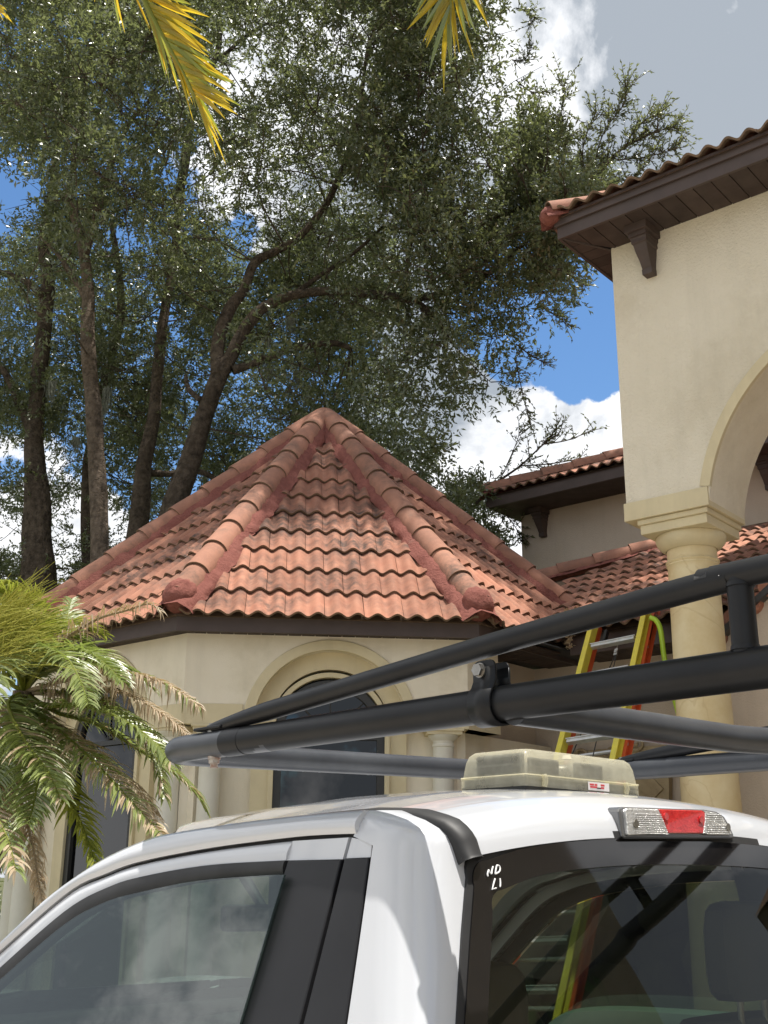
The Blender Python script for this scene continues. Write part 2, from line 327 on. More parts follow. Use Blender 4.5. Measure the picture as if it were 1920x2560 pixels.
# --- tile meshes shared by all whole tiles
TW, TE, TL, AMP, TH, STEP = .286, .33, .40, .040, .017, .030
def prof(x):
    s = (x/(TW/2)+.33) % 1.0
    c = .5+.5*math.cos(2*math.pi*s); return AMP*(c**.85)
def tile_mesh(name, nx=18):
    xs = [.0018+(TW-.0036)*i/nx for i in range(nx+1)]
    v = []; f = []
    for y in (0, TL):
        for x in xs: v.append((x, y, prof(x)+STEP*(1-y/TL)))
    for x in xs: v.append((x, 0, prof(x)+STEP-TH))          # nose bottom
    for x in xs: v.append((x, .05, prof(x)+STEP-TH-.004))     # underside return
    n = nx+1
    for i in range(nx):
        f.append((i, i+1, n+i+1, n+i)); f.append((2*n+i, 2*n+i+1, i+1, i)); f.append((3*n+i, 3*n+i+1, 2*n+i+1, 2*n+i))
    f += [(0, n, 3*n, 2*n), (n-1, 3*n-1, 4*n-1, 2*n-1)]
    me = bpy.data.meshes.new(name); me.from_pydata(v, [], f); me.materials.append(M['tile']); me.materials.append(M['nose'])
    for i, p in enumerate(me.polygons):
        k = i % 3
        if i < 3*nx and k == 0: p.use_smooth = True
        else: p.material_index = 1; p.use_smooth = False
    me.set_sharp_from_angle(angle=R(50)); return me
TILE = tile_mesh('roof_tile')
def roof_face(P0, ux, uy, un, x0, x1, rows, clips, parent, root, name='roof_tile', joined=False, maxlen=None, jit=1.0):
    """P0 eave origin; clips: list of (point, inward normal) planes; whole tiles share a mesh, cut ones get their own"""
    base = rootloc(parent); Rm = Matrix((ux, uy, un)).transposed()
    acc = bmesh.new() if joined else None; cnt = 0
    for r in range(rows):
        off = (TW/2) if r % 2 else 0.0
        i0 = math.floor((x0-off)/TW)-1; i1 = math.ceil((x1-off)/TW)+1
        for i in range(i0, i1):
            x = i*TW+off; o = P0+ux*x+uy*(r*TE)+un*.004
            cs = [o+ux*a+uy*b+un*.03 for a in (0, TW) for b in (0, TL)]
            dead = False; cut = []
            for cp, cn in clips:
                ds = [(c-cp).dot(cn) for c in cs]
                if max(ds) < .015: dead = True; break
                if min(ds) < 0: cut.append((cp, cn))
            if dead: continue
            tilt = Matrix.Rotation(random.uniform(-.004, .004)*jit, 3, 'X') @ Matrix.Rotation(random.uniform(-.004, .004)*jit, 3, 'Z')
            mw = Matrix.Translation(o+un*random.uniform(0, .003)*jit+uy*random.uniform(-.004, .004)*jit) @ (Rm @ tilt).to_4x4()
            if not cut and not joined:
                ob = link(name, TILE, parent); m2 = mw.copy(); m2.translation = mw.translation-base; ob.matrix_local = m2
            else:
                bm = bmesh.new(); bm.from_mesh(TILE); bm.transform(mw)
                for cp, cn in cut:
                    bmesh.ops.bisect_plane(bm, geom=bm.verts[:]+bm.edges[:]+bm.faces[:], plane_co=cp, plane_no=cn, clear_inner=True)
                if len(bm.faces) < 3: bm.free(); continue
                if joined:
                    t = bpy.data.meshes.new('t'); bm.to_mesh(t); acc.from_mesh(t); bpy.data.meshes.remove(t)
                else:
                    bm.transform(Matrix.Translation(-o)); me = bpy.data.meshes.new(name); bm.to_mesh(me)
                    me.materials.append(M['tile']); me.materials.append(M['nose'])
                    ob = link(name, me, parent); ob.location = o-base
                bm.free()
            cnt += 1
    if joined:
        acc.transform(Matrix.Translation(-base)); me = bpy.data.meshes.new(name); acc.to_mesh(me); acc.free()
        me.materials.append(M['tile']); me.materials.append(M['nose']); link(name, me, parent, 'stuff')
    return cnt
def cap_mesh(name, length=.44, r0=.108, r1=.098, n=14, th=.013):
    v = []; f = []; a0, a1 = R(-12), R(192)
    for (y, r, zz) in ((0, r0, .013), (length*.5, (r0+r1)/2, .0065), (length, r1, 0)):
        for j in range(n+1):
            a = a0+(a1-a0)*j/n; v.append((math.cos(a)*r, y, math.sin(a)*r+zz))
    for j in range(n+1):
        a = a0+(a1-a0)*j/n; v.append((math.cos(a)*(r0-th), 0, math.sin(a)*(r0-th)+.013))
    for j in range(n+1):
        a = a0+(a1-a0)*j/n; v.append((math.cos(a)*(r0-th), .06, math.sin(a)*(r0-th)+.013))
    m = n+1
    for k in range(2):
        for j in range(n): f.append((k*m+j+1, k*m+j, (k+1)*m+j, (k+1)*m+j+1))
    for j in range(n): f.append((3*m+j+1, 3*m+j, j, j+1)); f.append((4*m+j+1, 4*m+j, 3*m+j, 3*m+j+1))
    me = bpy.data.meshes.new(name); me.from_pydata(v, [], f); me.materials.append(M['cap']); me.materials.append(M['nose'])
    for i, p in enumerate(me.polygons):
        if i < 2*n: p.use_smooth = True
        else: p.material_index = 1
    me.set_sharp_from_angle(angle=R(50)); return me
CAP = cap_mesh('hip_cap')
def hip_caps(P0, P1, parent, e=.378, lift=.03, name='hip_cap', start=0., skip=0, scale=1.0, roll=0):
    d = (P1-P0); Ln = d.length; d.normalize(); side = d.cross(Z).normalized(); up = side.cross(d).normalized()
    base = rootloc(parent); k = int((Ln-start)/e)
    for i in range(skip, k+1):
        o = P0+d*(start+i*e)+up*lift
        if start+i*e > Ln-.10: break
        Rm = Matrix((side, d, up)).transposed() @ Matrix.Rotation(random.uniform(-.012, .012), 3, 'Z') @ Matrix.Scale(scale, 3)
        ob = link(name, CAP, parent); m = Rm.to_4x4(); m.translation = o-base; ob.matrix_local = m
def mortar_ridge(P0, P1, parent, wl=.185, wr=.185, h=.075, seed=0, n=70):
    d = (P1-P0); Ln = d.length; d.normalize(); side = d.cross(Z).normalized(); up = side.cross(d).normalized()
    mb = MB(); rows = []
    cs = [(-1, -.05), (-1, .0), (-.86, .45), (-.62, .9), (-.3, 1.1), (.3, 1.1), (.62, .9), (.86, .45), (1, 0), (1, -.05)]
    for i in range(n+1):
        p = P0+d*(Ln*i/n); row = []
        for j, (x, y) in enumerate(cs):
            nn = noise.noise(Vector((i*.75+seed*7, j*1.1, seed))); n2 = noise.noise(Vector((i*.16+seed*3, j*.3, seed+5)))
            wx = wl if x < 0 else wr
            row.append(p+side*(x*wx*(1+.20*nn+.22*n2))+up*(y*h*(1+.30*nn)))
        rows.append(row)
    mb.grid(rows)
    return mb.build('mortar_bed', M['mortar'], parent, smooth=True, angle=80)
def end_plug(P, d, parent, r=.125):
    # rounded mortar blob closing the low end of a hip
    side = d.cross(Z).normalized(); up = side.cross(d).normalized(); bm = bmesh.new()
    bmesh.ops.create_uvsphere(bm, u_segments=28, v_segments=18, radius=1)
    for v in bm.verts:
        c = v.co.copy(); k = 1+.10*noise.noise(c*2.3)+.05*noise.noise(c*6+Vector((3, 0, 0)))
        v.co = P+side*(c.x*r*.90*k)+d*(c.y*r*1.05*k)+up*((c.z*r*.88*k)+.012)
    for f in bm.faces: f.smooth = True
    bm.transform(Matrix.Translation(-rootloc(parent))); me = bpy.data.meshes.new('mortar_end'); bm.to_mesh(me); bm.free(); me.materials.append(M['mortar'])
    link('mortar_end', me, parent)

# --- turret
RE, ZE, ZA = 2.9, 3.503, 6.0906
APO = RE*math.cos(R(22.5))
def tv(k, rr, z): return OX+hd(NF+R(45*k-22.5))*rr+Z*z
apex = OX+Z*ZA
mb = MB()
ring = [tv(k, RE-.01, ZE-.012) for k in range(8)]
mb.add(ring+[apex-Z*.02], [(i, (i+1) % 8, 8) for i in range(8)]); mb.add(ring, [tuple(range(8))])
troof = mb.build('turret_roof', M['nose'], house)
for k in (0, 1, -1):           # faces: centre heading NF+45k ; vertices k (right) and k+1 (left)
    nrm = hd(NF+R(45*k)); vr = tv(k, RE, ZE); vl = tv(k+1, RE, ZE)
    ux = (vr-vl).normalized(); mid = (vr+vl)/2; uy = (apex-mid).normalized(); un = ux.cross(uy).normalized()
    cl = []
    for v, inside in ((vl, mid), (vr, mid)):
        hp = (apex-v).normalized(); n_ = un.cross(hp).normalized()
        if (inside-v).dot(n_) < 0: n_ = -n_
        cl.append((v+n_*.045, n_))
    roof_face(mid-uy*.045-ux*.04, ux, uy, un, -1.3, 1.3, 12, cl, troof, house)
for k in (0, 1, 2, -1):
    v = tv(k, RE, ZE); top = apex-Z*.0; d = (top-v).normalized()
    mortar_ridge(v-d*.03, top, troof, h=.088, wl=.165, wr=.165, seed=k+4)
    off = .17
    hip_caps(v, top+Z*.02, troof, start=.085, lift=.058)
    if k in (0, 1, 2, -1): end_plug(v+d*(.085)+Z*.075, d, troof, r=.138)
mbk = MB(); bm = bmesh.new(); bmesh.ops.create_uvsphere(bm, u_segments=16, v_segments=10, radius=.12)
for v in bm.verts: v.co = v.co*(1+.12*noise.noise(v.co*20))+apex+Z*.055
for f in bm.faces: f.smooth = True
bm.transform(Matrix.Translation(-rootloc(troof))); me = bpy.data.meshes.new('apex_mortar'); bm.to_mesh(me); bm.free(); me.materials.append(M['mortar']); link('apex_mortar', me, troof)

# fascia, soffit boards
RW = 2.49/math.cos(R(22.5)); ZS = 3.40
for k in (0, 1, -1):
    vr, vl = tv(k, RE-.035, 0), tv(k+1, RE-.035, 0); nrm = hd(NF+R(45*k)); ux = (vr-vl).normalized(); Ln = (vr-vl).length
    vr2, vl2 = tv(k, RE-.060, 0), tv(k+1, RE-.060, 0)
    mb = MB()
    mb.add([vl+Z*3.385, vr+Z*3.385, vr+Z*3.512, vl+Z*3.512, vl2+Z*3.385, vr2+Z*3.385, vr2+Z*3.512, vl2+Z*3.512],
           [(0, 1, 2, 3), (4, 7, 6, 5), (0, 4, 5, 1), (3, 2, 6, 7)])
    mb.build('fascia_board', M['fascia'], troof, bevel=.003)
    n = int(Ln/.104)
    for i in range(n+1):
        x0 = i*Ln/(n+1)+.003; x1 = (i+1)*Ln/(n+1)-.003
        t0, t1 = 1.0, 2.35/(APO-.055)
        def pt(x, inner):
            f_ = x/Ln; p = vl2.lerp(vr2, f_)
            if not inner: return p
            q = p-nrm*.30
            return q
        mb = MB(); z0, z1 = ZS, ZS+.012
        ps = [pt(x0, 0), pt(x1, 0), pt(x1, 1), pt(x0, 1)]
        # mitre cut: clamp inner x towards the middle
        def cl_(p):
            x = (p-vl2).dot(ux); dd = -(p-vl2).dot(nrm); x = min(max(x, dd*math.tan(R(22.5))), (vr2-vl2).length-dd*math.tan(R(22.5))); return vl2+ux*x-nrm*dd
        ps = [cl_(p) for p in ps]
        mb.prism([p+Z*z0 for p in ps], Z*.012); mb.build('soffit_board', M['soffit'], troof)
# dark backing above boards
mb = MB(); mb.add([tv(k, RE-.06, ZS+.02) for k in range(8)], [tuple(range(8))]); mb.build('soffit_backing', M['rubber'], troof)

def arched(mb, F, x0, x1, z0, z1, xc, zc, r, d0, d1, n=40, full=True):
    """slab with a round-headed opening. F(x,z,depth)->world. front at d0, back at d1"""
    zb = z0
    def both(p, q): pass
    arc = [(xc-r*math.cos(math.pi*i/n), zc+r*math.sin(math.pi*i/n)) for i in range(n+1)]
    for d in (d0, d1):
        mb.add([F(x0, zb, d), F(xc-r, zb, d), F(xc-r, zc, d), F(xc-r, z1, d), F(x0, z1, d)], [(0, 1, 2, 3, 4)])
        mb.add([F(x1, zb, d), F(x1, z1, d), F(xc+r, z1, d), F(xc+r, zc, d), F(xc+r, zb, d)], [(0, 1, 2, 3, 4)])
        for i in range(n):
            (xa, za), (xb, zb2) = arc[i], arc[i+1]
            mb.add([F(xa, za, d), F(xb, zb2, d), F(xb, z1, d), F(xa, z1, d)], [(0, 1, 2, 3)])
    for i in range(n): mb.add([F(*arc[i], d0), F(*arc[i+1], d0), F(*arc[i+1], d1), F(*arc[i], d1)], [(0, 1, 2, 3)])
    if zc > zb+1e-4:
        for sx in (-1, 1): mb.add([F(xc+sx*r, zb, d0), F(xc+sx*r, zc, d0), F(xc+sx*r, zc, d1), F(xc+sx*r, zb, d1)], [(0, 1, 2, 3)])
    mb.add([F(x0, zb, d0), F(xc-r, zb, d0), F(xc-r, zb, d1), F(x0, zb, d1)], [(0, 1, 2, 3)])
    mb.add([F(x1, zb, d0), F(xc+r, zb, d0), F(xc+r, zb, d1), F(x1, zb, d1)], [(0, 1, 2, 3)])
def ringband(mb, F, xc, zc, r0, r1, d0, d1, zlow, n=44):
    """arch band between radii with straight legs to zlow"""
    pts = [(-1, zlow)]+[(math.pi*i/n, None) for i in range(n+1)]+[(2, zlow)]
    def P(q, r):
        if q[1] is not None: return (xc-r if q[0] == -1 else xc+r, zlow)
        return (xc-r*math.cos(q[0]), zc+r*math.sin(q[0]))
    rows = []
    for q in pts:
        a, b = P(q, r0), P(q, r1)
        rows.append([F(a[0], a[1], d1), F(a[0], a[1], d0), F(b[0], b[1], d0), F(b[0], b[1], d1)])
    mb.grid(rows)
def turret_face(k, arch=True):
    nrm = hd(NF+R(45*k)); vr, vl = tv(k, RW, 0), tv(k+1, RW, 0); mid = (vr+vl)/2; ux = (vr-vl).normalized(); hw = (vr-vl).length/2
    F = lambda x, z, d: mid+ux*x-nrm*d+Z*z
    xc, zc = .03, 2.743
    mb = MB(); arched(mb, F, -hw, hw, 2.743, ZS+.01, xc, zc, .560, 0, .30); mb.build('turret_wall', M['tstuc'], house)
    mb = MB(); ringband(mb, F, xc, zc, .556, .632, -.016, .02, zc); mb.build('arch_moulding', M['trim'], house, smooth=True, bevel=.004)
    mb = MB(); ringband(mb, F, xc, zc, .432, .560, .10, .20, .3); mb.build('window_recess', M['trim'], house, smooth=True)
    mb = MB(); ringband(mb, F, xc, zc-.03, .40, .436, .075, .16, .3); mb.build('window_surround', M['trim'], house, smooth=True, bevel=.003)
    # impost band
    for s, xa, xb in ((-1, -hw-.006, xc-.632), (1, xc+.632, hw+.006)):
        mb = MB(); mb.box(F((xa+xb)/2, 2.817, .14), ux*((xb-xa)/2), nrm*.155, Z*.0745); mb.build('impost_band', M['trim'], house, bevel=.004)
    # lower recessed wall either side of the window
    for xa, xb in ((-hw+.0, xc-.556), (xc+.556, hw)):
        mb = MB(); mb.box(F((xa+xb)/2, 1.36, .25), ux*((xb-xa)/2), nrm*.10, Z*1.38); mb.build('lower_wall', M['tstuc'], house)
    for x in (-.82, .855):
        if k == -1 and x > 0: continue
        c = F(x, 0, .062); mb = MB()
        mb.lathe([(.085, .1), (.083, 1.5), (.076, 2.60), (.076, 2.615), (.082, 2.62), (.082, 2.632), (.076, 2.64), (.078, 2.66), (.105, 2.685), (.112, 2.70)], c); mb.build('slim_column', M['white'], house, smooth=True, angle=30)
        mb = MB(); mb.box(c+Z*2.715, ux*.128, nrm*.09, Z*.014); mb.box(c+Z*2.735, ux*.142, nrm*.10, Z*.0085); mb.build('capital', M['trim'], house, bevel=.003)
    if arch:
        # window: frame, panes, bars
        wf = MB(); ringband(wf, F, xc, zc-.05, .345, .402, .10, .15, .35); wb = wf.build('window_frame', M['metalbrown'], house, smooth=True, bevel=.002)
        g = MB(); n = 24; poly = [F(xc-.35, .35, .13)]+[F(xc-.35*math.cos(math.pi*i/n), zc-.05+.35*math.sin(math.pi*i/n), .13) for i in range(n+1)]+[F(xc+.35, .35, .13)]
        g.prism(poly, -nrm*.006); g.build('window_pane', M['g_house'], wb)
        b = MB(); b.box(F(xc, zc-.06, .118), ux*.36, nrm*.015, Z*.018); b.build('transom_bar', M['metalbrown'], wb)
        for ang in (45, 90, 135):
            b = MB(); e = F(xc-.35*math.cos(R(ang)), zc-.05+.35*math.sin(R(ang)), .118); b.tube([F(xc, zc-.05, .118), e], .006, 6); b.build('fan_bar', M['metalbrown'], wb)
        b = MB(); b.box(F(xc, 1.4, .30), ux*.5, nrm*.01, Z*1.9); b.build('dark_room', M['dark_in'], wb)
for k in (0, 1): turret_face(k)
turret_face(2, False)
# right turret face stub and recessed corner walls
bx = lambda name, m, a0, a1, b0, b1, z0, z1, parent=None, bevel=0: (lambda mb: (mb.box(HF((a0+a1)/2, (b0+b1)/2, (z0+z1)/2), A*((a1-a0)/2), B*((b1-b0)/2), Z*((z1-z0)/2)), mb.build(name, m, parent or house, bevel=bevel))[1])(MB())
aw = 7.418-2.49
bx('turret_wall', M['tstuc'], aw, aw+.25, 6.835, 7.235, 2.743, 3.41)
bx('impost_band', M['trim'], aw-.006, aw+.26, 6.83, 7.242, 2.743, 2.893)
bx('lower_wall', M['tstuc'], aw+.15, aw+.32, 6.86, 8.20, 0, 2.744)
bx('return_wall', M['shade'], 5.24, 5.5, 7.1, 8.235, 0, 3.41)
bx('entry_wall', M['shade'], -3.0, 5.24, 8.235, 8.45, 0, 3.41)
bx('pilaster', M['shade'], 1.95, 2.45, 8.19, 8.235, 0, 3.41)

# --- low entry roof
pt = R(25.2); bE, zE = 7.70, 3.545
uxL = -A; uyL = B*math.cos(pt)+Z*math.sin(pt); unL = uxL.cross(uyL).normalized()
if unL.z < 0: unL = -unL
P0L = HF(3.5, bE, zE)
H0 = onp(1344, 1462, unL, unL.dot(P0L)); H1 = onp(1649, 1380, unL, unL.dot(P0L)); H2 = onp(1885, 1297, unL, unL.dot(P0L))
mb = MB(); dh = (H1-H0).normalized()
Hm = H0-dh*1.2
polyL = [HF(4.9, bE, zE), HF(-2.6, bE, zE), HF(-2.6, bE, zE)+uyL*4.2, H2, H1, H0, Hm, HF(6.4, 8.6, zE+.9*math.tan(pt))]
mb.add([p-unL*.012 for p in polyL], [tuple(range(len(polyL)))]); mb.add([p-unL*.03 for p in polyL], [tuple(range(len(polyL)))])
lroof = mb.build('entry_roof', M['nose'], house)
nh = unL.cross(dh).normalized(); nh = nh if (P0L-H0).dot(nh) > 0 else -nh
dh2 = (H2-H1).normalized(); nh2 = unL.cross(dh2).normalized(); nh2 = nh2 if (P0L-H1).dot(nh2) > 0 else -nh2
# turret right face plane clip: tiles start right of the turret slope
kk = -1; nr = hd(NF+R(45*kk)); mr_ = (tv(kk, RE, ZE)+tv(kk+1, RE, ZE))/2; uxr = (tv(kk, RE, ZE)-tv(kk+1, RE, ZE)).normalized(); unr = uxr.cross((apex-mr_).normalized()).normalized()
roof_face(P0L-uyL*.05, uxL, uyL, unL, -3.6, 3.2, 12, [(H0+nh*.03, nh), (H1+nh2*.03, nh2), (mr_+unr*.02, unr)], lroof, house)
mortar_ridge(H0-dh*.3, H1, lroof, h=.05, wl=.13, wr=.13, seed=21); mortar_ridge(H1, H2, lroof, h=.05, wl=.13, wr=.13, seed=22)
hip_caps(H0-dh*.15, H1, lroof, lift=.05, e=.40); hip_caps(H1, H2, lroof, lift=.05, e=.40)
# fascia and soffit under the entry roof and along the turret's right eave
bx('fascia_board', M['fascia'], -2.6, 4.60, bE+.055, bE+.08, 3.385, 3.545, lroof, .003)
for i in range(64):
    a0 = -2.55+i*.112
    bx('soffit_board', M['soffit'], a0, a0+.106, bE+.08, 8.235, ZS, ZS+.012, lroof)
for i in range(15):
    b0 = 6.93+i*.088
    if b0 < 7.70: bx('soffit_board', M['soffit'], 4.66, 5.25, b0, b0+.082, ZS-.002, ZS+.010, lroof)
bx('soffit_backing', M['rubber'], 4.6, 5.6, 6.9, 8.235, ZS+.02, ZS+.03, lroof)
# leaf debris caught in the valley
mb = MB()
for i in range(260):
    t = random.random(); c = HF(4.62, 7.62, 3.60)+B*(t*.75+random.gauss(0, .03))+A*(t*.30+random.gauss(0, .05))+Z*(t*.30+random.uniform(-.01, .03))
    if i > 200: c = HF(4.55+random.gauss(0, .02), 7.66+random.gauss(0, .02), 3.42+random.random()*.14)
    u = Vector((random.gauss(0, 1), random.gauss(0, 1), random.gauss(0, .5))).normalized()*.018; v = u.cross(Vector((random.random(), random.random(), 1))).normalized()*.006
    mb.add([c-u-v, c+u-v, c+u+v, c-u+v], [(0, 1, 2, 3)])
dbr = mb.build('leaf_litter', M['fdry'], None); tag(dbr, 'dry leaf litter clogging the valley between turret roof and entry roof', 'leaf litter', kind='stuff')

# --- two-storey arch block
FB = 6.816
FA = lambda x, z, d: HF(x, FB+d, z)
mb = MB(); arched(mb, FA, 3.546, -2.2, 4.06, 6.172, 1.704, 3.93, 1.252, 0, .56, n=64)
# (zc below z0 handled by the arc starting at springing)
mb = MB()
ac, zc, ra = 1.704, 3.93, 1.252
th0 = math.asin((4.178-zc)/ra); n = 72; zbot = 4.053
arc = [(ac+ra*math.cos(th), zc+ra*math.sin(th)) for th in [math.asin((zbot-zc)/ra)+(math.pi-2*math.asin((zbot-zc)/ra))*i/n for i in range(n+1)]]
for d in (0, .56):
    a_, z_ = arc[0]; mb.add([FA(3.546, zbot, d), FA(a_, zbot, d), FA(a_, 6.18, d), FA(3.546, 6.18, d)], [(0, 1, 2, 3)])
    a_, z_ = arc[-1]; mb.add([FA(-2.2, zbot, d), FA(a_, zbot, d), FA(a_, 6.18, d), FA(-2.2, 6.18, d)], [(0, 1, 2, 3)])
    for i in range(n):
        (a1, z1), (a2, z2) = arc[i], arc[i+1]; mb.add([FA(a1, z1, d), FA(a2, z2, d), FA(a2, 6.18, d), FA(a1, 6.18, d)], [(0, 1, 2, 3)])
for i in range(n): mb.add([FA(*arc[i], 0), FA(*arc[i+1], 0), FA(*arc[i+1], .56), FA(*arc[i], .56)], [(0, 1, 2, 3)])
mb.add([FA(3.546, zbot, 0), FA(3.546, zbot, .56), FA(3.546, 6.18, .56), FA(3.546, 6.18, 0)], [(0, 1, 2, 3)])
mb.add([FA(3.546, zbot, 0), FA(arc[0][0], zbot, 0), FA(arc[0][0], zbot, .56), FA(3.546, zbot, .56)], [(0, 1, 2, 3)])
ablock = mb.build('arch_wall', M['stuc'], house, smooth=True, angle=30)
# flat painted trim: band across the pier and round the arch
mb = MB(); rows = []
for i in range(n+1):
    th = math.asin((4.178-zc)/ra)+(math.pi-2*math.asin((4.178-zc)/ra))*i/n
    rows.append([FA(ac+r*math.cos(th), zc+r*math.sin(th), d) for r, d in ((1.2515, .02), (1.2515, -.012), (1.322, -.012), (1.322, .004))])
mb.grid(rows); mb.build('arch_trim', M['trim'], ablock, smooth=True)
bx('pier_band', M['trim'], arc[0][0]-.004, 3.562, FB-.014, FB+.574, 4.050, 4.180, ablock, .004)
# capital and column
ca, cb = 3.222, FB+.28; cc_ = HF(ca, cb, 0)
bx('abacus', M['trim'], ca-.255, ca+.255, cb-.275, cb+.275, 4.010, 4.0495, ablock, .008)
bx('abacus', M['trim'], ca-.24, ca+.24, cb-.26, cb+.26, 3.945, 4.0095, ablock, .004)
mb = MB(); mb.lathe([(.15, 3.944), (.232, 3.943), (.236, 3.925), (.228, 3.895), (.20, 3.86), (.176, 3.848), (.170, 3.845)], cc_, 56); mb.build('echinus', M['trim'], ablock, smooth=True)
mb = MB(); mb.lathe([(.166, 3.85), (.166, 3.775), (.176, 3.770), (.180, 3.762), (.176, 3.752), (.172, 3.748), (.174, 3.738), (.168, 3.73), (.167, 3.70), (.172, 3.2), (.182, 2.5), (.190, 1.8), (.194, 1.0), (.195, .25), (.23, .22), (.24, .12), (.24, 0.0)], cc_, 64)
mb.build('round_column', M['marble'], ablock, smooth=True, angle=40)
# second column out of frame on the far side of the arch, so the arch stands on something
mb = MB(); mb.lathe([(.166, 4.05), (.172, 3.2), (.19, 1.8), (.195, 0)], HF(.17, cb, 0), 32); mb.build('round_column', M['marble'], ablock, smooth=True)
# upper side wall running back
bx('side_wall', M['stuc'], 3.30, 3.546, FB+.56, FB+.60, 4.053, 6.18, ablock)
# soffit, fascia, corbel, roof edge
aF, bF = 3.772, 6.43
mb = MB(); mb.box(HF((aF-2.2)/2, bF+.012, 6.172+.085-.012), A*((aF+2.2)/2), B*.012, Z*.085)
mb.box(HF((aF-2.2)/2, bF+.004, 6.30), A*((aF+2.2)/2+.012), B*.024, Z*.045)
mb.build('fascia_board', M['fascia'], ablock, bevel=.004)
mb = MB(); mb.box(HF(aF-.012, bF+1.5, 6.245), A*.012, B*1.48, Z*.085); mb.build('fascia_board', M['fascia'], ablock, bevel=.004)
zs = 6.172
for i in range(9):      # small vent holes drilled along the upper fascia
    mb = MB(); q = HF(3.60-i*.235, bF-.0205, 6.318); mb.tube([q, q-B*.003], .0075, 10); mb.build('vent_hole', M['rubber'], ablock)
for i in range(48):
    a1 = aF-.024-i*.128; a0 = a1-.121
    dd = max(0, 0)
    # boards perpendicular to the wall, mitred at the corner
    def bl(a): return min(bF+.024+.386, bF+.024+(aF-.024-a)*(.386/.226)) if a > 3.546 else bF+.41
    mb = MB(); mb.prism([HF(a1, bF+.024, zs), HF(a0, bF+.024, zs), HF(a0, max(bF+.03, bl(a0)), zs), HF(a1, max(bF+.026, bl(a1)), zs)], Z*.012)
    mb.build('soffit_board', M['soffit'], ablock)
for i in range(22):
    b0 = bF+.05+i*.128; b1 = b0+.121
    def al(b): return max(3.546, aF-.024-(b-bF-.024)*(.226/.386)) if b < FB else 3.546
    mb = MB(); mb.prism([HF(aF-.024, b0, zs-.001), HF(aF-.024, b1, zs-.001), HF(al(b1)+.006, b1, zs-.001), HF(al(b0)+.006, b0, zs-.001)], Z*.012)
    mb.build('soffit_board', M['soffit'], ablock)
mb = MB(); mb.tube([HF(aF-.03, bF+.03, zs-.004), HF(3.55, FB-.004, zs-.004)], .008, 5); mb.build('mitre_strip', M['fascia'], ablock)
bx('soffit_backing', M['rubber'], -2.2, aF-.02, bF+.03, bF+2.9, zs+.022, zs+.03, ablock)
def corbel(a, b, z, parent, s=1.0):
    # bracket: wide block on top stepping down to a narrow foot; side profile swept, depth towards -B
    mb = MB(); h = .125*s
    s = s*.86; mb.box(HF(a, b-.13*s, z-.035*s), A*.100*s, B*.13*s, Z*.035*s)
    mb.box(HF(a, b-.115*s, z-.088*s), A*.080*s, B*.115*s, Z*.018*s)
    prof_ = [(.105, -.106), (.098, -.125), (.098, -.155), (.085, -.165), (.078, -.22), (.066, -.28), (.060, -.335), (.060, -.35), (.064, -.352), (.064, -.40)]
    dep = [.21, .205, .205, .19, .165, .125, .095, .085, .09, .085]
    rows = []
    for (hw, zz_), dp in zip(prof_, dep):
        hw *= s*.70; zz_ *= s; dp *= s
        rows.append([HF(a+hw, b, z+zz_), HF(a+hw, b-dp, z+zz_), HF(a-hw, b-dp, z+zz_), HF(a-hw, b, z+zz_)])
    mb.grid(rows); mb.add(rows[-1], [(0, 1, 2, 3)]); mb.add(rows[0], [(0, 1, 2, 3)])
    return mb.build('corbel', M['fascia'], parent, bevel=.003)
corbel(3.235, FB, 6.172, ablock, 1.0)
corbel(1.0, FB, 6.172, ablock, 1.0)
# roof above: two tile courses seen from below plus the slope behind them
ptu = R(22); P0U = HF(.8, bF-.045, 6.315); uyU = B*math.cos(ptu)+Z*math.sin(ptu); unU = (-A).cross(uyU).normalized(); unU = unU if unU.z > 0 else -unU
cnr = HF(aF+.04, bF-.045, 6.315); hipd = (uyU/math.cos(ptu)-A).normalized(); nhu = unU.cross(hipd).normalized(); nhu = nhu if (P0U-cnr).dot(nhu) > 0 else -nhu
uroofb = MB(); tp = cnr+hipd*3.2; uroofb.add([cnr-unU*.01, HF(-2.2, bF-.045, 6.305), HF(-2.2, bF-.045, 6.305)+uyU*3.2, tp], [(0, 1, 2, 3)])
side = [cnr-Z*.01, tp, HF(aF+.04, bF+4.0, 6.305)]; uroofb.add(side, [(0, 1, 2)])
uroof = uroofb.build('upper_roof', M['nose'], ablock)
roof_face(P0U, -A, uyU, unU, -3.2, 3.0, 4, [(cnr+nhu*.02, nhu)], uroof, house, jit=2)
mortar_ridge(cnr-hipd*.03-Z*.02, tp, uroof, h=.06, wl=.10, wr=.10, seed=31); hip_caps(cnr, tp, uroof, lift=.04, start=.02, scale=.85)
end_plug(cnr+hipd*.03+Z*.02, hipd, uroof, r=.085)
# side slope tiles edge
uxs, uys = B.copy(), (-A*math.cos(ptu)+Z*math.sin(ptu)); uns = uxs.cross(uys).normalized(); uns = uns if uns.z > 0 else -uns
nhs = uns.cross(hipd).normalized(); nhs = nhs if (HF(aF, bF+3, 6.3)-cnr).dot(nhs) > 0 else -nhs
if True:
    roof_face(HF(aF+.05, bF, 6.30), B, uys, (B.cross(uys)).normalized(), -.3, 3.0, 1, [(cnr+nhs*.02, nhs)], uroof, house)

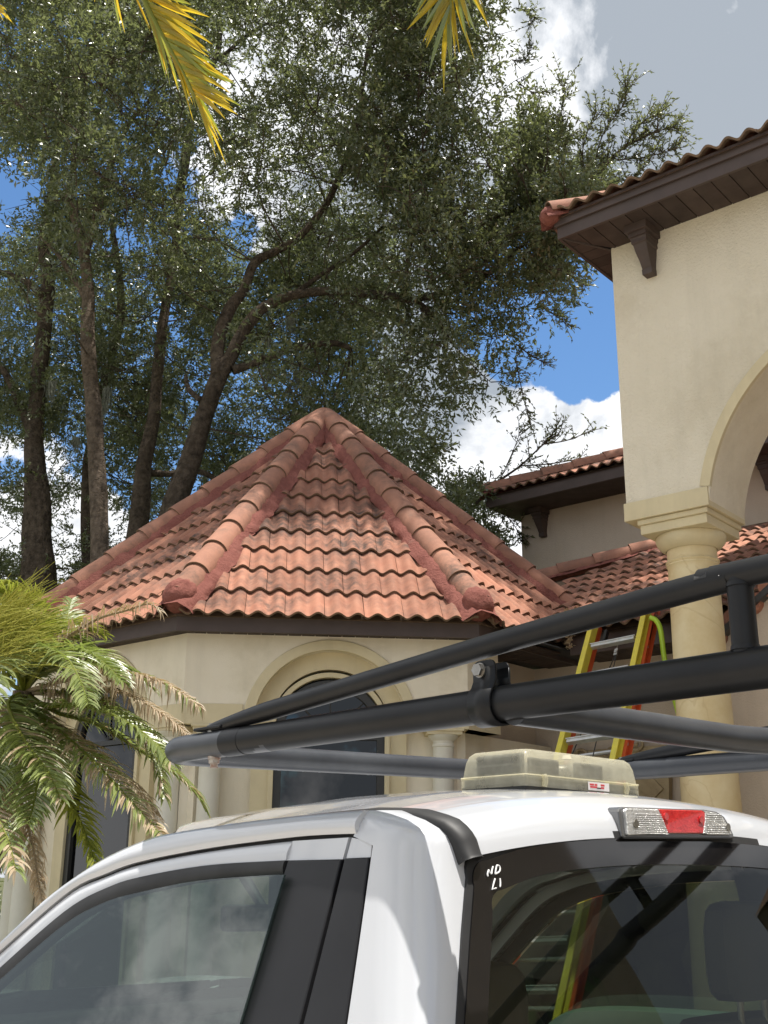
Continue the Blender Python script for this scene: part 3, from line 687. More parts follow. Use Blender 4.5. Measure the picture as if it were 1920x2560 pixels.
# --- far wing behind
bw = 11.71; wa = 7.574
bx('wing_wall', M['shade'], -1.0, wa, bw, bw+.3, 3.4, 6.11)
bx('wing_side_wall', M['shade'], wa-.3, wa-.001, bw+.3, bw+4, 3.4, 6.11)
aw2, bw2 = 7.72, 11.16
mb = MB(); mb.box(HF((aw2-1)/2, bw2, 6.165), A*((aw2+1)/2), B*.015, Z*.075); wingf = mb.build('fascia_board', M['fascia'], house, bevel=.004)
bx('wing_soffit', M['soffit'], -1, aw2-.02, bw2+.016, bw+.001, 6.10, 6.115)
bx('fascia_board', M['fascia'], aw2-.03, aw2, bw2, bw2+4.5, 6.10, 6.24)
bx('wing_soffit', M['soffit'], wa, aw2-.03, bw, bw+4, 6.10, 6.115)
corbel(7.235, bw, 6.10, house, 1.0); corbel(4.35, bw, 6.10, house, 1.0)
ptw = R(24); uyW = B*math.cos(ptw)+Z*math.sin(ptw); unW = (-A).cross(uyW).normalized(); unW = unW if unW.z > 0 else -unW
cw = HF(aw2+.06, bw2-.05, 6.235); hw_ = (uyW/math.cos(ptw)-A).normalized(); nhw = unW.cross(hw_).normalized(); nhw = nhw if (HF(4, bw2, 6.2)-cw).dot(nhw) > 0 else -nhw
W0 = cw; W1 = onp(1575, 1146, unW, unW.dot(cw)) 
dw = (W1-W0).normalized(); nW = unW.cross(dw).normalized(); nW = nW if (HF(4, bw2, 6.2)-cw).dot(nW) > 0 else -nW
W2 = W0+dw*5.0
mb = MB(); mb.add([cw-unW*.01, HF(-1, bw2-.05, 6.225), HF(-1, bw2-.05, 6.225)+uyW*3, W2], [(0, 1, 2, 3)]); mb.add([cw-unW*.01, W2, HF(aw2, bw2+5, 6.225)], [(0, 1, 2)])
wroof = mb.build('wing_roof', M['nose'], house)
roof_face(HF(4, bw2-.05, 6.23), -A, uyW, unW, -4.2, 3.5, 7, [(cw+nW*.03, nW)], wroof, house, name='far_roof_tiles', joined=True)
mortar_ridge(W0, W0+dw*4, wroof, h=.05, wl=.11, wr=.11, seed=41); hip_caps(W0, W0+dw*4, wroof, lift=.05, e=.40, start=.02)

# --- garage wing standing forward to the right of the drive (seen only in the truck's glass)
gw = empty('garage_wing', HF(-4.7, 3, 0), 'two storey garage wing right of the drive mirrored in the rear glass', 'garage wing')
FG = lambda x, z, d: HF(-4.5-d, x, z)
mb = MB(); arched(mb, FG, -1.0, 8.2, 2.6, 6.2, 3.4, 3.6, .75, 0, .3); mb.build('wall', M['stuc'], gw, smooth=True, angle=30)
mb = MB(); mb.box(FG(3.6, 1.3, .15), B*4.6, A*.15, Z*1.3); mb.build('lower_wall', M['stuc'], gw)
mb = MB(); ringband(mb, FG, 3.4, 3.6, .75, .90, -.04, .02, 2.62); mb.build('arch_moulding', M['trim'], gw, smooth=True)
mb = MB(); mb.box(FG(3.4, 3.4, .28), B*.75, A*.01, Z*1.0); mb.build('window_pane', M['g_house'], gw)
mb = MB(); mb.box(FG(3.6, 6.26, -.1), B*4.9, A*.5, Z*.06); mb.build('eave_soffit', M['soffit'], gw)
mb = MB(); mb.prism([FG(-1.3, 6.33, -.65), FG(-1.3, 7.6, 2.4), FG(-1.3, 6.33, 5.4)], B*9.9); mb.build('roof', M['tile'], gw)
mb = MB(); mb.box(FG(3.6, 3.1, 4.5), B*4.6, A*.15, Z*3.1); mb.build('back_wall', M['stuc'], gw)

# --- small entry gable at the right edge of the frame
mb = MB(); g0, g1 = onp(1800, 1610, B, 7.55), onp(2100, 1330, B, 7.55); mb.prism([g0, g1, HF(g1.dot(A), 7.55, 0.0), HF(g0.dot(A), 7.55, 0.0)], B*.2)
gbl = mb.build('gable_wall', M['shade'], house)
mb = MB(); gd = (g1-g0).normalized(); gu = gd.cross(B).normalized(); gu = gu if gu.z > 0 else -gu
mb.box((g0+g1)/2+gu*.02-B*.03+B*.1, gd*((g1-g0).length/2), B*.16, gu*.02); mb.build('verge_trim', M['metalbrown'], gbl)
for i in range(7):
    mb = MB(); q = g0+gd*(.02+i*.17)+gu*.045
    mb.tube([q-B*.16+B*.1, q+B*.4], .075, 16); mb.build('verge_tile', M['tile'], gbl, smooth=True)

# --- carved entrance surround on the entry wall and the rock water feature below
sur = empty('door_surround', HF(3.3, 8.0, 0), 'carved tan stone door surround with scrolls and diamond tiles behind the ladder', 'door surround')
mb = MB(); p0, p1, p2, p3 = [onp(x, y, B, 8.17) for x, y in ((1395, 1880), (1672, 1862), (1672, 2100), (1395, 2100))]
mb.prism([p0, p1, p2, p3], B*.06); mb.build('panel', M['carve'], sur)
for (cx_, cy_) in ((1450, 1885), (1500, 1910), (1590, 1858), (1560, 1935), (1475, 1925), (1530, 1880)):
    pts = []
    for i in range(26):
        a_ = i*.38; r_ = 2+i*.85; pts.append(onp(cx_+r_*math.cos(a_)*1.0, cy_+r_*math.sin(a_)*.9, B, 8.155))
    mb = MB(); mb.tube(pts, .012, 6); mb.build('scroll', M['carve'], sur, smooth=True)
for (cx_, cy_) in ((1628, 1972), (1565, 1972), (1690-95, 2030), (1660, 2030)):
    mb = MB(); pl = [onp(cx_+dx, cy_+dy, B, 8.155) for dx, dy in ((0, -30), (30, 0), (0, 30), (-30, 0))]; mb.prism(pl, B*.02); mb.build('diamond_tile', M['carve'], sur, bevel=.004)
rk = empty('rock_wall', HF(3.3, 7.9, 0), 'rough brown rock water feature at the foot of the entry wall', 'rock wall')
bm = bmesh.new(); bmesh.ops.create_icosphere(bm, subdivisions=2, radius=1); me = bpy.data.meshes.new('rock')
for v in bm.verts: v.co *= 1+.28*noise.noise(v.co*1.4)+.12*noise.noise(v.co*4)
for f in bm.faces: f.smooth = True
bm.to_mesh(me); bm.free(); me.materials.append(M['rock'])
for i in range(9):
    for j in range(7):
        o = link('rock', me, rk); o.location = HF(1.75+i*.38+random.gauss(0, .06), 7.86+random.gauss(0, .05), .15+j*.27+random.gauss(0, .04))-rk.location
        o.scale = (random.uniform(.18, .27), random.uniform(.16, .22), random.uniform(.14, .20)); o.rotation_euler = (random.random()*6, random.random()*6, random.random()*6)
# pale planter wall right of the rocks

# ------------------------------------------------------------------ extension ladder
lad = empty('extension_ladder', HF(3.8, 5.0, 0), 'yellow and orange fibreglass extension ladder leaning on the tiled eave beside the round column', 'ladder')
dl = (A*-.105+B*-.711-Z).normalized(); LT = HF(4.204, 7.539, 3.579)
Wd = (-A - dl*((-A).dot(dl))).normalized(); Nn = Wd.cross(dl).normalized()
if Nn.dot(B) > 0: Nn = -Nn      # faces the camera
def chan(p, q, wd, nn, fw, dp, t, side, m, name, parent):
    # C-channel rail: web plus two flanges; side=+1 flanges to +wd
    mb = MB(); c = (p+q)/2; h = (q-p)/2
    mb.box(c, h, nn*(dp/2), wd*(t/2))
    for s in (-1, 1): mb.box(c+nn*(s*(dp/2-t/2))+wd*(side*(fw/2)), h, nn*(t/2), wd*(fw/2-t/2))
    return mb.build(name, m, parent)
Lo = 5.0
rw = .352
for s, x in ((1, -.022), (-1, rw+.022)):
    p = LT+Wd*x-dl*.02; q = p+dl*4.28
    chan(p, q, Wd, Nn, .040, .072, .008, -s, M['yellow'], 'fly_rail', lad)
    p2 = LT+Wd*(x+(-s)*.020)-Nn*.078+(-dl)*(.03 if s > 0 else .10); q2 = p2+dl*4.35
    chan(p2, q2, Wd, Nn, .040, .080, .008, -s, M['orange'], 'base_rail', lad)
for n_ in range(14):
    c = LT+dl*(n_*.305)+Nn*.012
    mb = MB(); mb.box(c+Wd*(rw/2), Wd*(rw/2-.004), Nn*.018, dl*.015); mb.box(c+Wd*(rw/2)+Nn*.014-dl*.013, Wd*(rw/2+.004), Nn*.012, dl*.004); mb.build('rung', M['alu'], lad, bevel=.002)
    if n_ % 1 == 0 and n_ > 2:
        c2 = c-Nn*.085+dl*.06; mb = MB(); mb.tube([c2, c2+Wd*rw], .014, 8); mb.build('rung', M['alu'], lad, smooth=True)
    # oval fastening plate on the rail's outer side
    c3 = LT+Wd*(rw+.05)+dl*(n_*.305)-Nn*.078; mb = MB(); mb.tube([c3, c3+Wd*.004], .017, 12); mb.build('rivet_plate', M['alu'], lad)
mb = MB(); mb.box(LT+Wd*(rw+.036)-Nn*.07-dl*.06, dl*.035, Nn*.05, Wd*.020); mb.build('end_cap', mat('red_plastic', (.28, .03, .03), .5), lad, bevel=.005)
mb = MB(); mb.box(LT+Wd*(rw+.047)-Nn*.078+dl*.14, dl*.075, Nn*.028, Wd*.002); mb.build('warning_label', M['black'], lad)
mb = MB(); mb.box(LT+Wd*(rw+.050)-Nn*.078+dl*.13, dl*.055, Nn*.004, Wd*.001); mb.box(LT+Wd*(rw+.050)-Nn*.066+dl*.13, dl*.045, Nn*.003, Wd*.001); mb.build('label_print', M['label'], lad)
mb = MB(); pu = LT+dl*(.305+.08)+Wd*(rw*.58)-Nn*.01; mb.tube([pu-dl*.08, pu-dl*.02], .004, 6); mb.box(pu, dl*.032, Wd*.014, Nn*.008); mb.tube([pu+dl*.0-Nn*.012, pu+dl*.0+Nn*.014], .013, 12); mb.build('pulley', M['steel'], lad, bevel=.002)
mb = MB(); mb.tube([pu+dl*.02, pu+dl*1.2-Wd*.20], .004, 6); mb.tube([pu+dl*.02+Wd*.008, pu+dl*2.5+Wd*.01], .004, 6); mb.build('rope', M['black'], lad)
mb = MB(); ct = LT+dl*.07-Nn*.02+Wd*.04; mb.box(ct+dl*.05-Nn*.05, dl*.055, Wd*.012, Nn*.02); mb.build('rung_lock', M['black'], lad, bevel=.003)
# hose
hp = [onp(x, y, B, 7.5) for x, y in ((1626, 1544), (1640, 1551), (1650, 1570), (1655, 1600), (1660, 1640), (1672, 1700), (1700, 1800), (1725, 1950), (1730, 2300))]
from mathutils import geometry
def smooth_path(P, k=6):
    out_ = []
    for i in range(len(P)-1):
        p0 = P[max(i-1, 0)]; p1 = P[i]; p2 = P[i+1]; p3 = P[min(i+2, len(P)-1)]
        for j in range(k):
            t = j/k; out_.append(.5*((2*p1)+(p2-p0)*t+(2*p0-5*p1+4*p2-p3)*t*t+(3*p1-p0-3*p2+p3)*t**3))
    return out_+[P[-1]]
mb = MB(); mb.tube(smooth_path(hp), .019, 10); ho = mb.build('garden_hose', M['hose'], None, smooth=True); tag(ho, 'lime green hose hanging from the ladder top beside the round column', 'hose')

# ------------------------------------------------------------------ the pickup truck
TY = R(-42.5); At = hd(TY); Bt = hd(TY+math.pi/2)
def TF(a, b, z): return At*a+Bt*b+Z*z
truck = empty('pickup_truck', TF(1.5, 1.96, 0), 'white work pickup cab in the foreground with amber light bar on its roof', 'pickup truck')
truck['label'] = 'white work pickup cab with light bar and centre brake lamp under the pipe rack'
KB, BC = .35, 1.96
def bs(z): return 1.24+KB*(z-1.75)-.05*max(0, 1.72-z)**2
def SP(a, z, o=0., side=0):          # point on the driver's side skin; o = proud distance; side=1 mirrored to the passenger side
    b = bs(z)-o
    return TF(a, b if not side else 2*BC-b, z)
def resample(P, n):
    P = [Vector(p) for p in P]; d = [0]
    for i in range(1, len(P)): d.append(d[-1]+(P[i]-P[i-1]).length)
    o = []
    for k in range(n):
        t = d[-1]*k/(n-1); i = 0
        while i < len(P)-2 and d[i+1] < t: i += 1
        f_ = (t-d[i])/max(1e-9, d[i+1]-d[i]); o.append(P[i].lerp(P[i+1], f_))
    return o
def sm(P, k=6):
    return [Vector((p.x, p.y, 0)) for p in smooth_path([Vector((x, y, 0)) for x, y in P], k)]
T_ = sm([(3.05, 1.195), (2.78, 1.37), (2.495, 1.566), (2.382, 1.650), (2.296, 1.695), (2.189, 1.738), (2.059, 1.771), (1.962, 1.783), (1.772, 1.795), (1.58, 1.803), (1.42, 1.806)])
S_ = sm([(3.00, 1.185), (2.73, 1.37), (2.470, 1.552), (2.28, 1.671), (2.16, 1.706), (2.047, 1.729), (1.822, 1.752), (1.597, 1.766), (1.50, 1.769), (1.42, 1.769)])
H_ = sm([(2.98, 1.13), (2.72, 1.32), (2.46, 1.503), (2.26, 1.633), (2.12, 1.682), (2.00, 1.703), (1.80, 1.722), (1.58, 1.729)])
G_ = sm([(2.97, 1.09), (2.70, 1.285), (2.43, 1.475), (2.23, 1.604), (2.10, 1.652), (1.99, 1.672), (1.80, 1.695), (1.58, 1.706)])
n = 60
T_, S_, H_, G_ = [resample(q, n) for q in (T_, S_, H_, G_)]
def band(name, C1, C2, o1, o2, m, side, thick=.03, bulge=0., k=5, parent=None, bevel=0):
    rows = []
    for p, q in zip(C1, C2):
        row = [SP(p.x, p.y, -thick, side)]
        for j in range(k+1):
            t = j/k; c = p.lerp(q, t); row.append(SP(c.x, c.y, o1+(o2-o1)*t+bulge*math.sin(math.pi*t), side))
        row.append(SP(q.x, q.y, -thick, side)); rows.append(row)
    mb = MB(); mb.grid(rows); mb.add(rows[0], [tuple(range(len(rows[0])))]); mb.add(rows[-1], [tuple(range(len(rows[0])))])
    return mb.build(name, m, parent or truck, smooth=True, bevel=bevel, angle=50)
bodies = []
for side in (0, 1):
    band('side_rail', T_, S_, -.004, .0, M['paint'], side, .05, .010, 8)
    gap = [p.copy() for p in S_]; s2 = [p+Vector((0, -.006, 0)) if p.x < 2.2 else p+Vector((-.004, -.005, 0)) for p in S_]
    s3 = [p+(q-p).normalized()*.0005 for p, q in zip(S_, H_)]
    band('door_seal', gap, s2, -.012, -.012, M['rubber'], side, .03)
    S2_ = resample([p for p in S_ if p.x > 1.585]+[Vector((1.58, 1.7665, 0))], n)
    fr = band('door_frame', [p+(q-p).normalized()*.0065 for p, q in zip(S2_, H_)], H_, -.003, .001, M['paint'], side, .03, .004, 6)
    band('window_trim', H_, G_, .003, -.003, M['rubber'], side, .02, .003, 4)
    # rear upper piece of the door frame above the black pillar
    def poly(name, pts, m, o=0., th=.02, parent=None, bevel=0, sub=1):
        mb = MB(); P1 = [SP(a, z, o, side) for a, z in pts]; P2 = [SP(a, z, o-th, side) for a, z in pts]; k = len(pts)
        mb.add(P1+P2, [tuple(range(k)), tuple(range(k, 2*k))[::-1]]+[(i, k+i, k+(i+1) % k, (i+1) % k) for i in range(k)])
        return mb.build(name, m, parent or truck, bevel=bevel)
    def quadstrip(name, L1, L2, m, o=0., th=.02, parent=None, bevel=.002, n=14):
        # two edge polylines running downwards, follows the curved skin
        a_, b_ = resample([Vector((*p, 0)) for p in L1], n), resample([Vector((*p, 0)) for p in L2], n)
        rows = [[SP(p.x, p.y, o-th, side), SP(p.x, p.y, o, side), SP((p.x+q.x)/2, (p.y+q.y)/2, o+.0015, side), SP(q.x, q.y, o, side), SP(q.x, q.y, o-th, side)] for p, q in zip(a_, b_)]
        mb = MB(); mb.grid(rows); mb.add(rows[0], [(0, 1, 2, 3, 4)]); mb.add(rows[-1], [(0, 1, 2, 3, 4)]); return mb.build(name, m, parent or truck, smooth=True, bevel=bevel)
    quadstrip('door_frame_head', [(1.580, 1.7605), (1.580, 1.729)], [(1.438, 1.7635), (1.438, 1.730)], M['paint'], -.002, bevel=0)
    quadstrip('door_pillar_trim', [(1.573, 1.7285), (1.577, 1.484), (1.577, 1.12)], [(1.438, 1.7295), (1.428, 1.497), (1.40, 1.12)], M['satin'], .002)
    quadstrip('cab_pillar_head', [(1.431, 1.763), (1.431, 1.7315)], [(1.380, 1.757), (1.374, 1.7325)], M['paint'], -.003, bevel=0)
    quadstrip('cab_pillar_trim', [(1.431, 1.731), (1.4195, 1.497), (1.392, 1.12)], [(1.374, 1.732), (1.330, 1.505), (1.262, 1.12)], M['satin'], .001)
    quadstrip('pillar_backing', [(1.60, 1.77), (1.60, 1.12)], [(1.35, 1.77), (1.25, 1.12)], M['rubber'], -.024, bevel=0)
    # side glass
    gp = [(p.x, p.y) for p in G_]+[(1.555, 1.706), (1.555, 1.13)]+[(2.95, 1.075)]
    mb = MB(); P1 = [TF(a, (1.225+KB*(z-1.75)) if not side else 2*BC-(1.225+KB*(z-1.75)), z) for a, z in gp]; mb.prism(P1, Bt*(.004 if not side else -.004)); mb.build('side_window', M['g_door'], truck)
    # body below the belt
    quadstrip('door_skin', [(3.0, 1.12), (2.95, .95), (2.9, .50)], [(1.41, 1.12), (1.40, .95), (1.40, .50)], M['paint'], .045, .06)
# rear corner of the cab, loft over height (driver and passenger side)
def ar(z): return 1.29+KB*(z-1.8)
def bwin(z): return 1.345+(z-1.733)*(.036/.063) if z > 1.67 else 1.309+(z-1.67)*(.076/.16)
for side in (0, 1):
    rows = []
    lv = [1.806, 1.803, 1.798, 1.789, 1.776, 1.765, 1.75, 1.73, 1.70, 1.66, 1.6, 1.5, 1.4, 1.3, 1.15, 1.0, .8, .6]
    for z in lv:
        b0 = bs(z); af = 1.425 if z > 1.7555 else (1.3755 if z > 1.735 else 1.372+(z-1.731)*(.044/.226))-.003
        top = max(0, (z-1.755)/.051)
        a_r = ar(min(z, 1.765))+.10*top**2.2; bw_ = min(1.320, bwin(min(z, 1.733))) if z > 1.74 else bwin(z)
        if z > 1.74: bw_ = 1.333-.022*min(1, (z-1.74)/.05)
        rr = min(.075, bw_-b0-.012)
        b_top = b0+.012*top**2
        row = [(af, b_top)]
        for t in (.3, .6, .85): row.append((af+(a_r+.085-af)*t, b_top))
        for j in range(9):
            th = math.pi/2*j/8; row.append((a_r+.085-.085*math.sin(th), b_top+rr-rr*math.cos(th)))
        row.append((a_r, bw_)); row.append((a_r+.03, bw_+.002))
        rows.append([TF(a, b if not side else 2*BC-b, z) for a, b in row])
    mb = MB(); mb.grid(rows); mb.build('cab_corner', M['paint'], truck, smooth=True, angle=60)
# roof skin
def zc(a):
    xs = [1.268, 1.272, 1.285, 1.305, 1.345, 1.42, 1.55, 1.75, 2.0, 2.3, 2.55, 2.75, 2.95]; zs_ = [1.778, 1.795, 1.817, 1.836, 1.853, 1.868, 1.878, 1.885, 1.885, 1.872, 1.840, 1.80, 1.75]
    return float(np.interp(a, xs, zs_))
def zroof(a, u):
    fall = float(np.interp(a, [1.268, 1.30, 1.40, 1.6, 1.9, 2.1, 2.9], [.048, .050, .060, .078, .100, .120, .120]))
    ribs = .0035*math.sin(u*math.pi*3.0)**2*max(0, min(1, (a-1.6)/.12))*max(0, min(1, (2.5-a)/.2))
    return zc(a)-fall*abs(u)**2.3-ribs
rows = []
for ai in list(np.linspace(1.268, 1.36, 12))+list(np.linspace(1.38, 2.95, 44)):
    row = []
    for j in range(41):
        u = -1+2*j/40; b = BC+u*.645; fr_ = 2.06+.52*(1-u*u)
        a = 1.268+(ai-1.268)*(fr_-1.268)/(2.95-1.268) if ai > 1.36 else ai
        a2 = a-.014*u*u*max(0, 1-(ai-1.268)/.1)
        row.append(TF(a2, b, zroof(a, u)))
    rows.append(row)
mb = MB(); mb.grid(rows); mb.build('roof_panel', M['paint'], truck, smooth=True, angle=60)
rows2 = [[p-Z*.045 for p in r] for r in rows]; mb = MB(); mb.grid(rows2[8:]); mb.build('headliner', M['inside'], truck, smooth=True)
# black ditch mouldings that curl down behind the roof
for side in (0, 1):
    AL = [2.06, 1.95, 1.8, 1.6, 1.45, 1.385, 1.345, 1.32, 1.302, 1.29, 1.282, 1.275, 1.268, 1.264]
    rows = []
    for i, a in enumerate(AL):
        bc_ = float(np.interp(a, [1.254, 1.268, 1.30, 1.345, 1.40, 1.6], [1.338, 1.335, 1.3275, 1.320, 1.316, 1.313])); w_ = float(np.interp(a, [1.254, 1.27, 1.30, 1.345, 1.40, 1.5, 1.7], [.036, .040, .043, .041, .036, .030, .022]))
        row = []
        for k_, (o_, h_) in enumerate(((-.5, -.012), (-.5, .0015), (-.25, .0060), (.25, .0065), (.5, .0035), (.5, -.012))):
            b = bc_+w_*o_; u = (b-BC)/.645; z = zroof(max(a, 1.268), u); steep = max(0., min(1., (1.345-a)/.06))
            if a < 1.268: z = z+(1.720-z)*(1.268-a)/.014
            back = .014*min(u*u, 1.)*max(0, 1-(a-1.268)/.1)
            row.append(TF(a-back-h_*steep*1.5, b if not side else 2*BC-b, z+h_*(1-.3*steep)))
        rows.append(row)
    mb = MB(); mb.grid(rows); mb.build('roof_moulding', M['rubber'], truck, smooth=True, angle=60)
# rear window: plane leaning like the cab back
def RP(b, z, o=0.): return TF(ar(z)-.004-o-.010*(1-((b-BC)/.63)**2), b, z)
def wtop(b): u = (b-BC)/.63; return 1.7785-.046*abs(u)**2.6
def outline(ins, zb, rc):
    P = []
    bl = lambda z: bwin(z)+.006+ins
    ztl = wtop(1.36)-ins-.004
    P.append((bl(zb), zb)); P += [(bl(z), z) for z in np.linspace(zb, ztl-rc, 8)[1:]]
    c = (bl(ztl-rc)+rc*1.05, ztl-rc)
    for j in range(1, 9):
        th = math.pi-math.pi/2*j/8; P.append((c[0]+rc*1.05*math.cos(th), c[1]+rc*math.sin(th)*1.0))
    b0 = P[-1][0]; e = P[-1][1]-(wtop(b0)-ins)
    for b in np.linspace(b0, BC, 16)[1:]:
        t = (b-b0)/(BC-b0); P.append((b, wtop(b)-ins+e*max(0, 1-t*6)))
    Q = [(2*BC-b, z) for b, z in P[::-1][1:]]
    return P+Q
O1, O2, O3 = outline(-.010, 1.16, .040), outline(.004, 1.17, .040), outline(.048, 1.21, .03)
def ring2(name, PA, PB, o, m, th=.008):
    rows = [[RP(*p, o-th), RP(*p, o), RP(*q, o), RP(*q, o-th)] for p, q in zip(PA+[PA[0]], PB+[PB[0]])]
    mb = MB(); mb.grid(rows); return mb.build(name, m, truck, smooth=True, angle=40)
ring2('window_rubber', O1, O2, .002, M['rubber'], .03)
rwn = ring2('glass_border', O2, O3, .0045, M['frit'], .003)
mb = MB(); c0 = RP(BC, 1.5, .002); ptsg = [RP(*p, .002) for p in O2]; mb.add([c0]+ptsg, [(0, i+1, (i+1) % len(ptsg)+1) for i in range(len(ptsg))]); mb.build('rear_window', M['g_rear'], truck, smooth=True)
# hand-written marks on the glass border
def onrear(px, py, o=.006):
    n_ = (-At+Z*KB).normalized(); n0 = n_.dot(RP(1.40, 1.70, o)); return onp(px, py, n_, n0)
mk = lambda x, y: (880+x*.2532, 1960+y*.2532)
for nm, stroke in (('marker_letter_n', [(1341, 912), (1338, 885), (1350, 850), (1362, 872), (1378, 885), (1382, 850), (1392, 815)]),
                   ('marker_letter_d', [(1414, 888), (1420, 845), (1430, 805), (1452, 808), (1462, 835), (1452, 868), (1414, 888)]),
                   ('marker_letter_l', [(1412, 935), (1396, 990), (1384, 1040), (1424, 1028)]), ('marker_letter_i', [(1461, 932), (1465, 975), (1463, 1015)])):
    mb = MB(); mb.tube(smooth_path([onrear(*mk(*p)) for p in stroke], 4) if nm[-1] not in 'l' else [onrear(*mk(*p)) for p in stroke], .0013, 6); mb.build(nm, M['ink'], rwn)
# centre high brake lamp
def RL(px, py, o):
    n_ = (-At+Z*.12).normalized(); return onp(px, py, n_, n_.dot(TF(1.272, BC, 1.80))+o)
cz = lambda x, y: (1520+x*.205, 1990+y*.205)
outl = [(180, 132), (1180, 165), (1330, 190), (1420, 250), (1480, 350), (1538, 480), (1535, 512), (1500, 525), (200, 522), (172, 500), (130, 190), (145, 150)]
mb = MB(); a_ = [RL(*cz(*p), .006) for p in outl]; mb.prism(a_, At*.05); lamp = mb.build('brake_lamp', mat('lamp_housing', (.22, .22, .225), .25, metal=.6), truck, bevel=.003)
lo_ = [(230, 150), (620, 160), (740, 455), (260, 480), (245, 470), (215, 180)]
mid_ = [(622, 160), (1150, 175), (1185, 200), (1188, 300), (1165, 458), (742, 456)]
hi_ = [(1152, 176), (1320, 205), (1400, 255), (1455, 345), (1515, 462), (1510, 472), (1167, 459), (1190, 300), (1187, 200)]
for nm, pl, m_ in (('clear_lens', lo_, M['chrome']), ('red_lens', mid_, M['redlens']), ('clear_lens', hi_, M['chrome'])):
    mb = MB(); mb.prism([RL(*cz(*p), .012) for p in pl], At*.008); ln = mb.build(nm, m_, lamp, bevel=.002)
for y in range(215, 470, 26):
    xl = 330; xr = 640+(y-160)*.40-18
    mb = MB(); mb.tube([RL(*cz(xl, y+6), .0125), RL(*cz(xr, y+12), .0125)], .0011, 6); mb.build('lens_rib', M['chrome'], lamp, smooth=True)
    mb = MB(); mb.tube([RL(*cz(1205, y+12), .0125), RL(*cz(1380+(y-215)*.38, y+14), .0125)], .0011, 6); mb.build('lens_rib', M['chrome'], lamp, smooth=True)
for x, y in ((330, 340), (1455, 380)):
    mb = MB(); c = RL(*cz(x, y), .012); mb.tube([c, c-At*.003], .0075, 16); mb.build('bulb_reflector', M['steel'], lamp, smooth=True)
for x, y in ((700, 250), (1130, 290)):
    mb = MB(); c = RL(*cz(x, y), .012); mb.tube([c, c-At*.003], .007, 16); mb.build('bulb_reflector', M['redlens'], lamp, smooth=True)
mb = MB(); mb.prism([RL(*cz(*p), .0135) for p in ((175, 505), (1530, 505), (1525, 518), (200, 520))], At*.01); mb.build('lamp_lip', M['black'], lamp)

# windshield, cowl, hood, interior
rows = []
for i in range(13):
    t = i/12; row = []
    for j in range(25):
        u = -1+2*j/24; at_ = 2.06+.52*(1-u*u); ab_ = 2.78+.36*(1-u*u); hw_t, hw_b = .665, .76
        row.append(TF(at_+(ab_-at_)*t, BC+u*(hw_t+(hw_b-hw_t)*t), (zroof(at_, u)-.012)*(1-t)+1.345*t+.02*math.sin(math.pi*t)))
    rows.append(row)
mb = MB(); mb.grid(rows); mb.build('windshield', M['g_wind'], truck, smooth=True)
mb = MB()
hr = []
for i in range(14):
    a = 3.10+i*.1; hr.append([TF(a+.12*(1-(j/10-1)**2)*(1 if i == 0 else 1), BC+(-1+j/10)*.92, 1.375-.004*i*i*.35-.10*abs(-1+j/10)**3+(.03 if abs(abs(-1+j/10)-.55) < .2 else 0)) for j in range(21)])
mb.grid(hr); mb.build('hood', M['paint'], truck, smooth=True)
mb = MB(); mb.box(TF(3.80, BC, .80), At*.72, Bt*.93, Z*.42); mb.build('front_body', M['paint'], truck, bevel=.08)
mb = MB(); mb.box(TF(3.05, BC, 1.31), At*.16, Bt*.80, Z*.03); mb.build('cowl', M['black'], truck, bevel=.01)
for s, b0 in ((0, 1.42), (1, 2.02)):
    mb = MB(); mb.tube([TF(3.16, b0, 1.36), TF(3.03, b0+.10, 1.405), TF(2.98, b0+.52, 1.40)], .008, 8); mb.box(TF(2.985, b0+.36, 1.405), At*.006, Bt*.28, Z*.012); mb.build('wiper', M['black'], truck)
dash = MB(); rws = []
for a, z in ((2.98, 1.31), (2.80, 1.335), (2.60, 1.32), (2.50, 1.25), (2.48, .95), (2.53, .6)): rws.append([TF(a, BC+(-1+j/10)*.80, z+.015*math.sin(j*.7)) for j in range(21)])
dash.grid(rws); dash.build('dashboard', M['dark_in'], truck, smooth=True)
mb = MB(); cst = TF(2.30, 1.55, 1.20); ax = (At*.9+Z*-.42).normalized(); u_ = Bt; v_ = ax.cross(u_).normalized()
mb.tube([cst+(u_*math.cos(t*math.pi/16)+v_*math.sin(t*math.pi/16))*.19 for t in range(33)], .015, 10, cap=False); mb.box(cst, u_*.17, v_*.03, ax*.02); mb.tube([cst, cst+ax*.3], .03, 10); mb.build('steering_wheel', M['dark_in'], truck, smooth=True)
